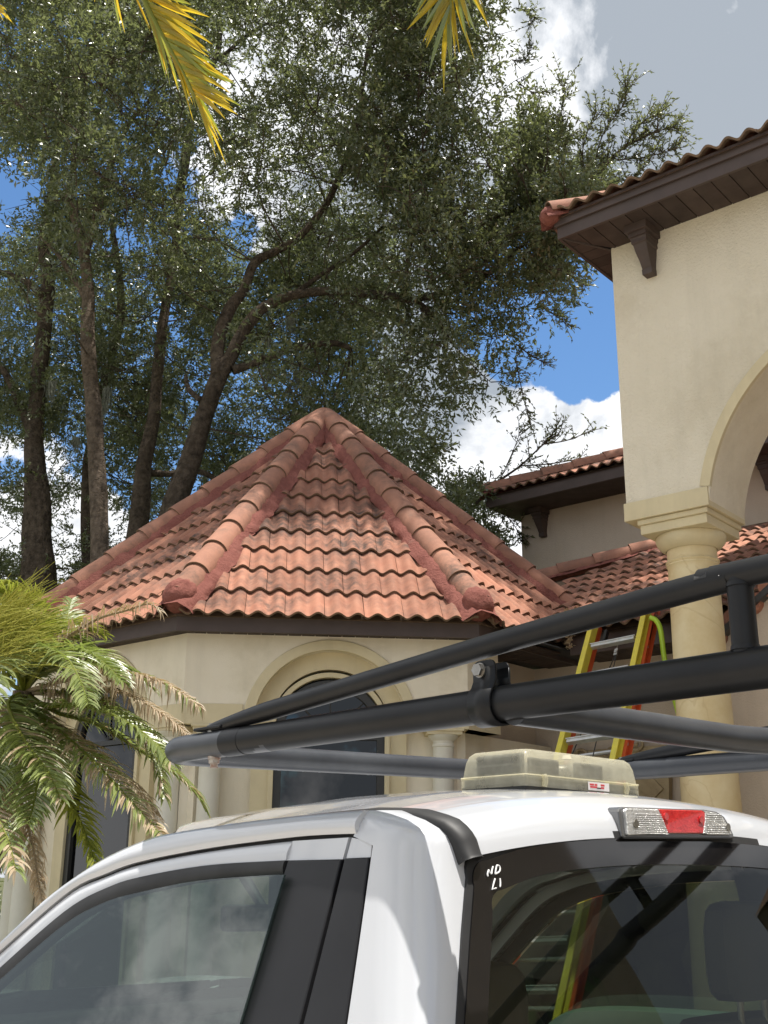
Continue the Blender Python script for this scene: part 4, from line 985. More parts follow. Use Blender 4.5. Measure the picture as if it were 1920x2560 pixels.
for (b0, zt, a0) in ((1.585, 1.560, 1.50), (2.42, 1.66, 1.44)):
    st = MB(); rws = []
    for z, dd, ww in ((.75, .10, .27), (1.0, .10, .28), (1.25, .09, .26), (1.38, .075, .22), (1.42, .05, .18)):
        rws.append([TF(a0+.05+dd*math.cos(t*math.pi/8)-(z-1.4)*.12, b0+(ww*(abs(math.sin(t*math.pi/8))**.6)*(1 if math.sin(t*math.pi/8) >= 0 else -1)), z) for t in range(17)])
    st.grid(rws); st.add(rws[-1][:-1], [tuple(range(16))]); sb_ = st.build('seat_back', M['seat'], truck, smooth=True)
    hd_ = MB(); rws = []
    h0 = zt-.20
    for t_, k_ in ((0, .80), (.08, .95), (.3, 1.0), (.7, 1.0), (.9, .93), (.97, .8), (1, .55)):
        z = h0+.20*t_; rws.append([TF(a0+.045*k_*math.copysign(abs(math.cos(t*math.pi/10))**.6, math.cos(t*math.pi/10)), b0+.135*k_*math.copysign(abs(math.sin(t*math.pi/10))**.5, math.sin(t*math.pi/10)), z) for t in range(21)])
    hd_.grid(rws); hd_.add(rws[-1][:-1], [tuple(range(20))]); hd_.add(rws[0][:-1], [tuple(range(20))]); hd_.build('headrest', M['seat'], truck, smooth=True)
    for s in (-.05, .05):
        pp = MB(); pp.tube([TF(a0, b0+s, 1.36), TF(a0, b0+s, h0+.02)], .007, 10); pp.build('headrest_post', M['steel'], truck, smooth=True)
mb = MB(); cm_ = TF(2.60, 1.965, 1.600); nm_ = (-At*.95-Bt*.3).normalized(); tm_ = nm_.cross(Z).normalized()
mb.box(cm_, tm_*.125, Z*.034, nm_*.014); mi = mb.build('rear_view_mirror', M['black'], truck, bevel=.018)
mb = MB(); mb.tube([cm_-nm_*.01+Z*.02, cm_+At*.10+Z*.10, cm_+At*.14+Z*.17], [.012, .016, .03], 10); mb.build('mirror_stalk', M['black'], mi, smooth=True)
mb = MB(); mb.box(cm_+nm_*.0145, tm_*.115, Z*.028, nm_*.0008); mb.build('mirror_glass', mat('mirror', (.16, .18, .21), .05, metal=1), mi)
for b0 in (1.63, 2.29):
    mb = MB(); mb.box(TF(2.16, b0, 1.742), At*.09, Bt*.20, Z*.008); mb.build('sun_visor', M['inside'], truck, bevel=.006)
# passenger door inner panel with its dipped sill (seen through the back glass), floor tub
mb = MB(); sill = [(3.0, 1.10), (2.75, 1.13), (2.55, 1.17), (2.42, 1.24), (2.30, 1.325), (2.15, 1.36), (1.9, 1.375), (1.42, 1.385)]
rws = []
for a, z in smooth_path([Vector((a, z, 0)) for a, z in sill], 5) and [(p.x, p.y) for p in smooth_path([Vector((a, z, 0)) for a, z in sill], 5)]:
    rws.append([TF(a, 2*BC-bs(z)+.004, z+.002), TF(a, 2*BC-bs(z)-.02, z+.006), TF(a, 2*BC-bs(z)-.05, z-.004), TF(a, 2*BC-bs(z)-.07, z-.04), TF(a, 2*BC-bs(z)-.075, .6)])
mb.grid(rws); mb.build('door_panel', mat('sea_green_door_panel', (.20, .30, .25), .35, .5, (.23, .33, .28), 10, 1), truck, smooth=True)
mb = MB(); mb.grid([[TF(a, 2*BC-b, z) for a, b, z in ((3.0, bs(1.1), 1.09), (1.42, bs(1.37), 1.09))], [TF(a, 2*BC-b, z) for a, b, z in ((3.0, bs(.6), .6), (1.42, bs(.6), .6))]]); mb.build('far_door_skin', M['paint'], truck)
mb = MB(); mb.box(TF(2.1, BC, .62), At*.9, Bt*.85, Z*.05); mb.build('cab_floor', M['dark_in'], truck)
mb = MB(); mb.box(TF(1.24, BC, .83), At*.02, Bt*.80, Z*.34); mb.build('cab_back_panel', M['paint'], truck, bevel=.01)
# bed and wheels (outside the frame, so the truck stands complete)
for s in (-1, 1):
    mb = MB(); mb.box(TF(.10, BC+s*.92, .95), At*1.06, Bt*.06, Z*.33); mb.build('bed_side', M['paint'], truck, bevel=.03)
    for a in (3.75, .2):
        mb = MB(); c = TF(a, BC+s*.84, .39); mb.tube([c-Bt*.13, c+Bt*.13], .39, 36); wh = mb.build('wheel', M['rubber'], truck, smooth=True, bevel=.02)
        mb = MB(); mb.tube([c-Bt*.135, c+Bt*.135], .22, 24); mb.build('rim', M['alu'], wh, smooth=True)
mb = MB(); mb.box(TF(.10, BC, .66), At*1.06, Bt*.86, Z*.03); mb.build('bed_floor', M['rubber'], truck)
# small scuffs
for px, py in ((925, 2333), (934, 2443), (980, 2250)):
    pass

# roof light bar (stands on the cab roof)
lb = empty('light_bar', TF(1.615, 1.978, 1.87), 'yellowed clear plastic warning light bar on the white cab roof', 'light bar')
a0, a1, b0, b1, zb = 1.525, 1.705, 1.785, 2.170, 1.872
mb = MB(); mb.box(TF((a0+a1)/2, (b0+b1)/2, zb+.003), At*.088, Bt*.190, Z*.010); mb.build('base', M['black'], lb, bevel=.004)
mb = MB(); mb.box(TF((a0+a1)/2, (b0+b1)/2, zb+.020), At*.084, Bt*.186, Z*.008); mb.build('tray', mat('grey_tray', (.12, .12, .115), .5), lb, bevel=.003)
rows = []
def rrect(ha, hb, r, z, n=6):
    P = []
    for cx_, cy_, s in ((ha-r, hb-r, 0), (-ha+r, hb-r, 1), (-ha+r, -hb+r, 2), (ha-r, -hb+r, 3)):
        for j in range(n+1):
            t = math.pi/2*(s+j/n); P.append(TF((a0+a1)/2+cx_+r*math.cos(t), (b0+b1)/2+cy_+r*math.sin(t), z))
    return P+[P[0]]
for ha, hb, r, z in ((.090, .1925, .008, zb+.008), (.090, .1925, .008, zb+.030), (.0875, .190, .009, zb+.032), (.085, .186, .013, zb+.062), (.082, .182, .018, zb+.076), (.076, .175, .022, zb+.083), (.06, .155, .03, zb+.0855)): rows.append(rrect(ha, hb, r, z))
mb = MB(); mb.grid(rows); mb.add(rows[-1][:-1], [tuple(range(len(rows[-1])-1))]); dome = mb.build('dome', M['frost'], lb, smooth=True, angle=40)
mb = MB(); mb.tube(rrect(.0905, .193, .008, zb+.031), .0014, 6, cap=False); mb.build('dome_seam', M['frost'], lb, smooth=True)
greyled = mat('led_reflector', (.20, .205, .20), .3, .5, (.10, .10, .10), 90, 1, metal=.4)
def led(c, u, nrm, cols, rows_, cw_, ch_):
    mb = MB(); mb.box(c, u*(cols*cw_/2+.006), Z*(rows_*ch_/2+.004), nrm*.004); hs = mb.build('led_module', greyled, lb, bevel=.004)
    for i in range(cols):
        for j in range(rows_):
            mb = MB(); q = c+u*((i-(cols-1)/2)*cw_)+Z*((j-(rows_-1)/2)*ch_)+nrm*.005; mb.box(q, u*(cw_*.38), Z*(ch_*.38), nrm*.002); mb.build('led_cell', M['black'], hs, bevel=.0015)
led(TF((a0+a1)/2-.004, b0+.022, zb+.054), At, -Bt, 6, 2, .0195, .018)
led(TF(a0+.034, (b0+b1)/2-.095, zb+.052), Bt, -At, 5, 2, .017, .014)
led(TF(a0+.034, (b0+b1)/2+.055, zb+.052), Bt, -At, 5, 2, .017, .014)
for b in (b0+.055, b1-.055):
    mb = MB(); mb.tube([TF(a0-.002, b, zb+.010), TF(a0-.006, b, zb+.020), TF(a0-.003, b, zb+.032)], .006, 10); mb.build('clip', M['frost'], lb, smooth=True)
mb = MB(); mb.box(TF(a0-.0015, b0+.235, zb+.019), At*.0006, Bt*.036, Z*.0085); stk = mb.build('sticker', M['label'], lb)
for (x, wd_, z_) in ((-.024, .008, .003), (-.010, .005, .003), (.013, .007, .003), (-.018, .013, -.002), (.012, .006, -.0025)):
    mb = MB(); mb.box(TF(a0-.0023, b0+.235+x, zb+.019+z_), At*.0003, Bt*wd_*.9, Z*.0018); mb.build('sticker_print', M['redprint'], stk)
mb = MB(); mb.box(TF(a0-.0023, b0+.234, zb+.0155), At*.0003, Bt*.007, Z*.0012); mb.build('sticker_print', M['black'], stk)
mb = MB(); mb.tube([TF(1.63, 2.05, zb+.085), TF(1.63, 2.05, zb+.094)], [.011, .008], 14); mb.build('mounting_stud', M['label'], lb, smooth=True)

# contractor's pipe rack
KR = .977
def RK(a, b, z): return TF(a*KR, b*KR, CZ+(z-CZ)*KR)
rack = empty('ladder_rack', RK(.5, 1.96, 0), 'black tubular contractor rack carried above the white pickup cab', 'roof rack')
zr = CZ
RT = .0256
def arcpts(P, r=.10, k=8):
    out_ = [P[0]]
    for i in range(1, len(P)-1):
        a_, b_, c_ = P[i-1], P[i], P[i+1]; d1 = (a_-b_).normalized(); d2 = (c_-b_).normalized(); s = b_+d1*r; e = b_+d2*r
        for j in range(k+1):
            t = j/k; out_.append((1-t)**2*s+2*t*(1-t)*b_+t*t*e)
    return out_+[P[-1]]
FLc = RK(2.13, 2.65, zr+.290); NLc = RK(2.10, 1.30, zr+.250)
p_ = arcpts([RK(1.72, 1.30, zr+.250), NLc, FLc, RK(1.72, 2.65, zr+.288)], .10)
mb = MB(); mb.tube(p_, RT, 28, cap=True); mb.build('front_hoop', M['dustpipe'], rack, smooth=True)
Nj = RK(1.85, 1.30, zr+.250)
mb = MB(); mb.tube([RK(1.86, 1.30, zr+.250), RK(1.80, 1.30, zr+.250)], RT+.0009, 28); mb.build('joint_sleeve', M['pipe'], rack, smooth=True)
mb = MB(); mb.tube([RK(1.855, 1.30, zr+.250), RK(1.12, 1.30, zr+.2535), RK(.6, 1.30, zr+.2545), RK(-1.3, 1.30, zr+.255)], RT+.0004, 28); mb.build('side_rail', M['pipe'], rack, smooth=True)
mb = MB(); mb.tube([RK(1.76, 2.65, zr+.289), RK(-1.3, 2.65, zr+.285)], RT+.0004, 28); mb.build('side_rail', M['dustpipe'], rack, smooth=True)
for a in (1.128, -.2, -1.2):
    mb = MB(); mb.tube([RK(a, 1.30, zr+.244), RK(a, 1.9, zr+.250), RK(a, 2.65, zr+.285)], .0245, 28); mb.build('cross_bar', M['dustpipe'] if a > 1 else M['pipe'], rack, smooth=True)
UPR = [(1.935, .2815), (1.90, .2835), (1.777, .2955), (1.59, .311), (1.416, .3255), (1.205, .343), (1.055, .354), (.895, .3655), (.753, .3745), (.62, .378), (-1.3, .380)]
for side, bb in ((0, 1.30), (1, 2.65)):
    dz = 0 if side == 0 else .033
    up = UPR
    mb = MB(); P = smooth_path([RK(a, bb, zr+z+dz) for a, z in up], 4); rs = [.006+.0115*min(1, i/9) for i in range(len(P))]
    mb.tube(P, rs, 22); mb.build('upper_rail', M['pipe'], rack, smooth=True)
    mb = MB(); q = RK(1.915, bb, zr+.2815+dz); mb.box(q, At*.045, Bt*.016, Z*.003); mb.build('mounting_tab', M['pipe'], rack, bevel=.002)
    mb = MB(); mb.tube([q-Z*.004, q-Z*.012], .010, 10); mb.tube([q+Z*.002, q+Z*.010], .009, 6); mb.build('bolt', M['steel'], rack)
    for a in (.742, -.4):
        mb = MB(); mb.tube([RK(a, bb, zr+.262+dz), RK(a, bb, zr+.376+dz)], .0165, 24); mb.build('upright', M['pipe'], rack, smooth=True)
        for zz_, r_ in ((.2815, .0185), (.3635, .0185)):
            mb = MB(); mb.tube([RK(a, bb, zr+zz_-.003+dz), RK(a, bb, zr+zz_+.003+dz)], [r_, r_-.001], 20); mb.build('weld_bead', M['pipe'], rack, smooth=True)
# pale scratches rubbed into the tubes
def scratch(ctr, axis, rad, t0, t1, slip, w_=.0007):
    axis = axis.normalized(); u = axis.cross(Z).normalized(); v = u.cross(axis).normalized()
    pts = [ctr+axis*(slip*t+.004*math.sin(5*t))+(u*math.cos(t0+(t1-t0)*t)+v*math.sin(t0+(t1-t0)*t))*(rad+.0002) for t in np.linspace(0, 1, 9)]
    mb = MB(); mb.tube(pts, [w_*random.uniform(.3, 1) for _ in pts], 4); mb.build('paint_scratch', M['scratch'], rack)
fa, fb = RK(2.10, 1.30, zr+.250), RK(2.13, 2.65, zr+.290)
for k in range(26):
    t_ = random.choice([.24, .27, .30, .32, .12, .45, .6])+random.gauss(0, .012); t0 = math.pi+random.uniform(-.9, 1.2)
    scratch(fa.lerp(fb, t_), fb-fa, RT, t0, t0+random.uniform(.2, 1.1), random.uniform(-.02, .02))
xa, xb_ = RK(1.128, 1.30, zr+.244), RK(1.128, 2.1, zr+.254)
for k in range(12):
    t_ = random.uniform(.3, .95); t0 = math.pi/2+random.uniform(-.2, 1.6)
    scratch(xa.lerp(xb_, t_), xb_-xa, .0245*.999, t0, t0+random.uniform(.2, .9), random.uniform(.0, .04))
# nut under the front hoop
nq = RK(1.905, 1.30, zr+.250-RT)
mb = MB(); mb.tube([nq+Z*.004, nq-Z*.003], .0125, 20); mb.tube([nq-Z*.003, nq-Z*.011], .011, 6); mb.tube([nq-Z*.011, nq-Z*.019], .0075, 12); mb.build('hex_nut', M['rust'], rack)
# clamp: strap round the rail with two ears and a bolt
cl_a = 1.172; rr_ = RT+.0035; cw2 = .0225
def strap(a0_, a1_):
    rows = []
    for j in range(25):
        th = R(58)-(R(58)+R(180)+R(58))*j/24
        rows.append([RK(a_, 1.30+rr_*math.cos(th)*(-1), zr+.2535+rr_*math.sin(th)) for a_ in (a0_, a1_)])
    return rows
mb = MB()
sec = []
for j in range(29):
    th = R(62)-(R(62)*2+R(180))*j/28
    sec.append((-rr_*math.cos(th), rr_*math.sin(th)))
# ears rise from both sides of the strap top
ear_t = .056
yL, yR = -.0135, .0135
pathL = [(yL, ear_t), (yL, .030)]; pathR = [(yR, .030), (yR, ear_t)]
full = [( -.0135, ear_t), (-.0135, .034)]+[(-rr_*math.cos(R(t)), rr_*math.sin(R(t))) for t in np.linspace(50, -230, 30)]+[(.0135, .034), (.0135, ear_t)]
ear_outline = lambda z: cw2
rows = []
for (y, z) in full:
    hw = cw2 if z < ear_t-.012 else cw2
    rows.append([RK(cl_a+s*hw, 1.30+y, zr+.2535+z) for s in (-1, 1)])
mb.grid(rows); ob = mb.build('clamp_strap', M['pipe'], rack, smooth=True); sm_ = ob.modifiers.new('t', 'SOLIDIFY'); sm_.thickness = .004; sm_.offset = 1
for y in (-.0155, .0155):
    mb = MB(); poly_ = [(cl_a-cw2, .040), (cl_a-cw2, .054)]+[(cl_a-cw2+.010-.010*math.cos(R(t)), .054+.012*math.sin(R(t))) for t in (30, 60, 90)]+[(cl_a+cw2-.010+.010*math.cos(R(t)), .054+.012*math.sin(R(t))) for t in (90, 60, 30, 0)]+[(cl_a+cw2, .040)]
    mb.prism([RK(a_, 1.30+y-.002, zr+.2535+z) for a_, z in poly_], Bt*.004); mb.build('clamp_ear', M['pipe'], rack, bevel=.001)
hb_ = RK(cl_a+.006, 1.30-.018, zr+.2535+.051)
mb = MB(); mb.tube([hb_, hb_-Bt*.003], .0112, 24); mb.tube([hb_-Bt*.003, hb_-Bt*.010], .0098, 6); mb.build('hex_bolt', M['steel'], rack)
for s in (-1, 1):   # rear legs down to the bed
    for a in (-.2, -1.2):
        mb = MB(); bb = BC+s*.68; mb.tube([RK(a, bb, zr+.24), RK(a, BC+s*.90, 1.27)], .024, 20); mb.build('leg', M['pipe'], rack, smooth=True)

# ------------------------------------------------------------------ oaks behind the turret
def np_mesh(name, verts, faces4, m, parent=None, kind=None, smooth=False):
    me = bpy.data.meshes.new(name); nv, nf = len(verts), len(faces4)
    me.vertices.add(nv); me.vertices.foreach_set('co', verts.astype(np.float32).ravel())
    me.loops.add(nf*4); me.loops.foreach_set('vertex_index', faces4.astype(np.int32).ravel())
    me.polygons.add(nf); me.polygons.foreach_set('loop_start', np.arange(0, nf*4, 4, dtype=np.int32))
    me.polygons.foreach_set('loop_total', np.full(nf, 4, dtype=np.int32))
    me.update(calc_edges=True); me.materials.append(m)
    return link(name, me, parent, kind)
def unit(v): return v/np.maximum(1e-9, np.linalg.norm(v, axis=-1, keepdims=True))
def leaf_cloud(P, D, length, width, droop=0.):
    """one folded rhombus per leaf: P base points, D directions"""
    n_ = len(P); D = unit(D); r_ = unit(rng.normal(size=(n_, 3))+np.array([0, 0, .9])); S_ = unit(np.cross(D, r_)); Up = np.cross(S_, D)
    l_ = (length*rng.uniform(.65, 1.25, n_))[:, None]; w_ = (width*rng.uniform(.7, 1.25, n_))[:, None]
    b = P; t = P+D*l_-Up*l_*.12; m1 = P+D*l_*.52+S_*w_*.5+Up*w_*.16; m2 = P+D*l_*.52-S_*w_*.5+Up*w_*.16
    v = np.stack([b, m1, t, m2], 1).reshape(-1, 3); f = np.arange(n_*4).reshape(-1, 4); return v, f
def projs(P):
    r = P-np.array([0, 0, CZ]); c, s = math.cos(PITCH), math.sin(PITCH); d = r[:, 1]*c+r[:, 2]*s; u = -r[:, 1]*s+r[:, 2]*c
    X = FPX*r[:, 0]/d; Y = -FPX*u/d; c, s = math.cos(ROLL), math.sin(ROLL); return np.stack([960+X*c-Y*s, 1280+X*s+Y*c], 1)
def inpoly(p, poly):
    x, y = p[:, 0], p[:, 1]; ins = np.zeros(len(p), bool); j = len(poly)-1
    for i in range(len(poly)):
        xi, yi = poly[i]; xj, yj = poly[j]
        c = ((yi > y) != (yj > y)) & (x < (xj-xi)*(y-yi)/((yj-yi) or 1e-9)+xi); ins ^= c; j = i
    return ins
# how far the foliage mass reaches, seen from the drive
OUT = [(-900, -1500), (1290, -1500), (1310, -60), (1315, 45), (1255, 95), (1322, 120), (1322, 180), (1300, 215), (1350, 232), (1335, 262), (1390, 300), (1430, 330), (1500, 400), (1560, 470), (1500, 640), (1462, 722),
       (1410, 780), (1418, 815), (1345, 850), (1350, 905), (1322, 940), (1338, 975), (1300, 1010), (1315, 1070), (1240, 1100), (1232, 1165), (1250, 1230), (1300, 1260), (1300, 1345), (1240, 1420), (1150, 1500), (300, 1700), (-900, 1700)]
GAPS = [(645, 195, 52, 28), (897, 185, 38, 34), (780, 62, 32, 20), (700, 300, 34, 18), (885, 520, 36, 26), (35, 465, 45, 60), (72, 520, 26, 40), (305, 345, 28, 26), (300, 590, 40, 36), (538, 463, 36, 30), (592, 552, 42, 30),
        (463, 822, 16, 22), (35, 1135, 50, 34), (28, 1325, 30, 50), (186, 1285, 22, 46), (135, 1385, 20, 50), (300, 1325, 20, 50), (515, 1228, 42, 24), (668, 1068, 34, 26), (1163, 885, 26, 20), (1082, 1072, 26, 22),
        (1150, 1150, 55, 50), (1225, 1045, 46, 36), (1230, 1150, 55, 60), (560, 105, 30, 20), (420, 780, 18, 20), (1010, 905, 18, 16), (240, 40, 22, 16), (950, 1060, 26, 18), (660, 660, 16, 14), (1330, 95, 44, 20), (1120, 1010, 16, 14), (110, 845, 14, 18), (290, 985, 14, 16)]
def gapdist(p):
    g = np.full(len(p), 9.)
    for x, y, a_, b_ in GAPS: g = np.minimum(g, np.hypot((p[:, 0]-x)/a_, (p[:, 1]-y)/b_))
    return g
def trunk(mb, pts, depth0, depth1):
    n_ = len(pts); P = []; Rr = []
    for i, (x, y, hw) in enumerate(pts):
        d = depth0+(depth1-depth0)*i/max(1, n_-1); P.append(atY(x, y, d)); Rr.append(hw/FPX*d*1.0)
    P2 = smooth_path(P, 5); R2 = list(np.interp(np.linspace(0, n_-1, len(P2)), range(n_), Rr))
    P3 = []
    for i, p in enumerate(P2):
        P3.append(p+Vector((noise.noise(p*.9), noise.noise(p*.9+Vector((9, 0, 0))), 0))*.05)
    k = len(mb.v); mb.tube(P3, R2, 20)
    for i in range(k, len(mb.v)):
        v = mb.v[i]; q = P3[min((i-k)//20, len(P3)-1)]; d = v-q
        a_ = noise.noise(Vector((v.x*7, v.y*7, v.z*1.2)))*.09+noise.noise(v*1.6)*.10
        mb.v[i] = q+d*(1+a_)
    return P3, R2
def down(pts, hw, d):      # extend a trunk straight to the ground
    x, y, h = pts[0]; return [(x-4, 2199+1.7/d*3005+40, h*1.35), (x-2, 1900, h*1.15)]+pts
TREES = [
 dict(lab='dark leaning oak at the far left with a thick shaded trunk', m='bark', d=(17.5, 18), limbs=[[(96, 1500, 47), (92, 1340, 38), (90, 1200, 31), (84, 1100, 25), (90, 1000, 22), (100, 900, 21), (112, 800, 20), (120, 700, 19), (112, 600, 15), (135, 450, 12), (150, 250, 9), (120, 60, 6)], [(78, 1080, 16), (48, 1020, 13), (22, 950, 11), (-15, 890, 9), (-60, 800, 6)], [(110, 740, 13), (60, 700, 9), (0, 680, 8), (-80, 650, 5)]]),
 dict(lab='tall straight oak with pale grey-brown bark, second trunk from the left', m='bark2', d=(15.2, 15.8), limbs=[[(250, 1480, 27), (247, 1340, 24), (243, 1200, 23), (236, 1047, 22), (227, 940, 21), (219, 830, 19), (222, 720, 17), (214, 640, 15), (190, 560, 12), (173, 500, 11), (182, 450, 10), (200, 330, 8), (215, 180, 6), (260, 20, 4)], [(224, 760, 12), (190, 700, 8), (150, 640, 5), (100, 590, 3)], [(218, 640, 11), (240, 520, 9), (280, 400, 7), (330, 300, 6), (360, 270, 4)]]),
 dict(lab='dark thin oak trunk right behind the pale straight trunk', m='bark', d=(18.5, 19), limbs=[[(222, 1500, 22), (218, 1330, 18), (222, 1150, 15), (262, 950, 12), (285, 850, 13), (300, 790, 12), (300, 680, 9), (280, 560, 7)]]),
 dict(lab='slender oak rising between the pale trunk and the forked trunk', m='bark', d=(16.6, 17.2), limbs=[[(335, 1480, 33), (344, 1340, 27), (356, 1220, 24), (376, 1100, 19), (391, 989, 16), (403, 874, 15), (412, 758, 13), (436, 640, 11), (446, 500, 13), (460, 410, 14), (478, 300, 13), (500, 200, 10), (540, 130, 9), (545, 0, 7)], [(545, 150, 7), (600, 100, 5), (660, 60, 4)], [(350, 1180, 12), (420, 1185, 9), (500, 1180, 8), (560, 1215, 6)]]),
 dict(lab='large forked oak leaning right behind the turret roof with spreading canopy', m='bark', d=(14.6, 14.2), limbs=[[(405, 1430, 40), (434, 1280, 33), (472, 1163, 28), (508, 1047, 25), (541, 950, 24), (575, 890, 19), (619, 810, 17), (654, 769, 15), (723, 737, 13), (839, 727, 12), (960, 741, 12), (1030, 752, 11), (1085, 800, 9), (1120, 850, 6)],
      [(541, 940, 20), (545, 862, 19), (571, 775, 17), (608, 723, 14), (637, 654, 13), (690, 625, 11), (752, 590, 10), (810, 521, 10), (839, 463, 9), (880, 360, 7), (905, 230, 6), (925, 100, 5)],
      [(579, 925, 13), (640, 905, 10), (694, 885, 10), (752, 868, 9), (833, 856, 8), (880, 870, 6)],
      [(1030, 752, 9), (1110, 735, 9), (1180, 705, 9), (1249, 665, 8), (1295, 619, 6), (1360, 560, 4)],
      [(723, 737, 8), (800, 690, 6), (880, 640, 5), (960, 560, 4)], [(498, 1000, 9), (470, 975, 7), (463, 940, 4)],
      [(1010, 748, 7), (1020, 620, 6), (1060, 480, 5), (1100, 350, 4)],
      [(1180, 700, 5), (1300, 560, 5), (1420, 490, 4), (1500, 430, 4), (1560, 370, 2.5), (1640, 330, 1.5)]]),
]
clumpsP = []; nodes = []
trees = []
for ti, t in enumerate(TREES):
    mb = MB(); lims = []
    base = atY(t['limbs'][0][0][0], 2500, t['d'][0]); 
    root = empty('oak_tree', (base.x, base.y, 0), t['lab'], 'tree', 'oaks behind the turret')
    for li, l_ in enumerate(t['limbs']):
        pts = down(l_, 0, t['d'][0]) if li == 0 else l_
        d0, d1 = t['d']
        if li: d0 = d1 = (t['d'][0]+t['d'][1])/2; d1 = d0-(.9 if ti == 4 and li in (0, 3, 7) else -.3)
        P3, R2 = trunk(mb, pts, d0, d1); 
        for p in P3[(12 if li == 0 else 3):]: nodes.append((ti, p))
    t['root'] = root; t['mb'] = mb; t['c'] = []
NP = np.array([n_[1] for n_ in nodes]); NT = np.array([n_[0] for n_ in nodes])
# clump centres: scattered through the crown volume, pruned to the silhouette
cents = []; tries = 0
def depth_range(y): return (12.9, 19.0) if y > 500 else (11.6, 19.5)
while len(cents) < 1330 and tries < 14000:
    tries += 1
    x = random.uniform(-420, 1540); y = random.uniform(-520, 1520)
    lo_, hi_ = depth_range(y); d = random.uniform(lo_, hi_)
    if y > 560 and x < 640 and random.random() < .9: d = random.uniform(17.6, 22.5)
    elif y > 820 and x < 700: d = random.uniform(16.5, 21)
    elif 560 < x < 1250 and 560 < y < 900 and random.random() < .88: d = random.uniform(15.2, 19)
    if x > 1000: d = min(d, random.uniform(12.4, 15.5))
    r = random.uniform(.40, .78)
    if x > 1300 or (x > 1150 and y > 1020): r *= .55
    rp = r/d*FPX
    q = np.array([[x, y], [x+rp*.8, y], [x-rp*.8, y], [x, y+rp*.8], [x, y-rp*.8]])
    if (x < -60 or y < -120) and random.random() < .72: continue
    if x > -300 and not inpoly(q, OUT).all(): continue
    if gapdist(q[:1])[0] < 1.0+rp/70*.75: continue
    # sparse behind the trunks low down
    if y > 1000 and x < 620 and random.random() < .15: continue
    if 980 < x < 1320 and 200 < y < 1000 and random.random() < .40: continue
    if y > 1350 and x < 420 and random.random() < .3: continue
    if 560 < x < 960 and y < 420 and random.random() < .22: continue
    p = atY(x, y, d)
    if p.z < 2.5: continue
    cents.append((p, r))
for k in range(190):      # the part of the crowns that reaches out over the turret, above the frame
    x = random.uniform(-2.4, 4.0); y = random.uniform(9.0, 12.2); z = random.uniform(12.2, 14.2)+max(0, y-11)*1.2
    cents.append((Vector((x, y, z)), random.uniform(.28, .5)))
print('clumps', len(cents))
def sprigs(C_, r_, ns, nl, twig=.24, aniso=.72):
    """ns sprigs per clump around centres C_, nl leaves on each"""
    C_ = np.repeat(C_, ns, 0); r_ = np.repeat(r_, ns)[:, None]; n_ = len(C_)
    dr = unit(rng.normal(size=(n_, 3))); rad = rng.uniform(.25, 1.0, (n_, 1))**.6
    P = C_+dr*rad*r_*np.array([1, 1, aniso]); D = unit(dr*.9+rng.normal(size=(n_, 3))*.55+np.array([0, 0, .12]))
    return P, D
def leaves_on(P, D, nl, twig, length, width):
    n_ = len(P); t = (np.arange(nl)+.6)/nl
    bp = P[:, None, :]+D[:, None, :]*(t[None, :, None]*twig*rng.uniform(.7, 1.2, (n_, 1, 1))); 
    ld = unit(D[:, None, :]*.75+rng.normal(size=(n_, nl, 3))*.62)
    return leaf_cloud(bp.reshape(-1, 3), ld.reshape(-1, 3), length, width)
CC = np.array([c[0] for c in cents]); CR = np.array([c[1] for c in cents])
dist = np.linalg.norm(CC[:, None, :]-NP[None], axis=2); near = dist.argmin(1); owner = NT[near]
for ti, t in enumerate(TREES):
    sel = np.where(owner == ti)[0]; mb = t['mb']
    for i in sel:
        a_ = Vector(NP[near[i]]); b_ = Vector(CC[i]); L_ = (b_-a_).length
        if L_ < .2 or (b_.z > 12 and b_.y < 12.6) or (b_.z < 8 and b_.x > -.5): continue
        if L_ > 1.5: a_ = b_.lerp(a_, 1.0/L_)
        mid = a_.lerp(b_, .5)+Vector((random.gauss(0, .1), random.gauss(0, .1), random.gauss(-.02, .12)))*L_*.8
        mb.tube(smooth_path([a_, mid, b_], 3), list(np.linspace(min(.018, .008+L_*.005) if L_ < 1.5 else .007, .004, 7)), 5, cap=False)
        for k in range(4):
            e = b_+Vector((random.gauss(0, 1), random.gauss(0, 1), random.gauss(0, .6)))*CR[i]*.6
            mb.tube([b_.lerp(mid, .1*k), (b_+e)/2+Vector((0, 0, .05)), e], [.008, .006, .003], 4, cap=False)
    mb.build('trunk', M[t['m']], t['root'], smooth=True, angle=180)
    if len(sel) == 0: continue
    P, D = sprigs(CC[sel], CR[sel], 92, 8)
    hole = np.array([noise.noise(Vector(p)*1.25+Vector((5, 1, 2))) for p in P]); h2 = np.array([noise.noise(Vector(p)*3.3+Vector((1, 7, 4))) for p in P]); ok_ = (hole > -.25) & (h2 > -.17); P, D = P[ok_], D[ok_]
    pp = projs(P); e_ = pp+rng.normal(size=pp.shape)*9
    keep = (inpoly(e_, OUT) | (pp[:, 0] < -150) | (pp[:, 1] < -60)) & ((gapdist(e_) > .85) | (rng.random(len(P)) < .10)); P, D = P[keep], D[keep]
    v, f = leaves_on(P, D, 9, .22, .080, .030)
    rt = np.array(t['root'].location); o = np_mesh('crown', v-rt, f, M['oak' if ti % 2 == 0 else 'oak2'], t['root'])
    print('tree', ti, len(sel), len(f))
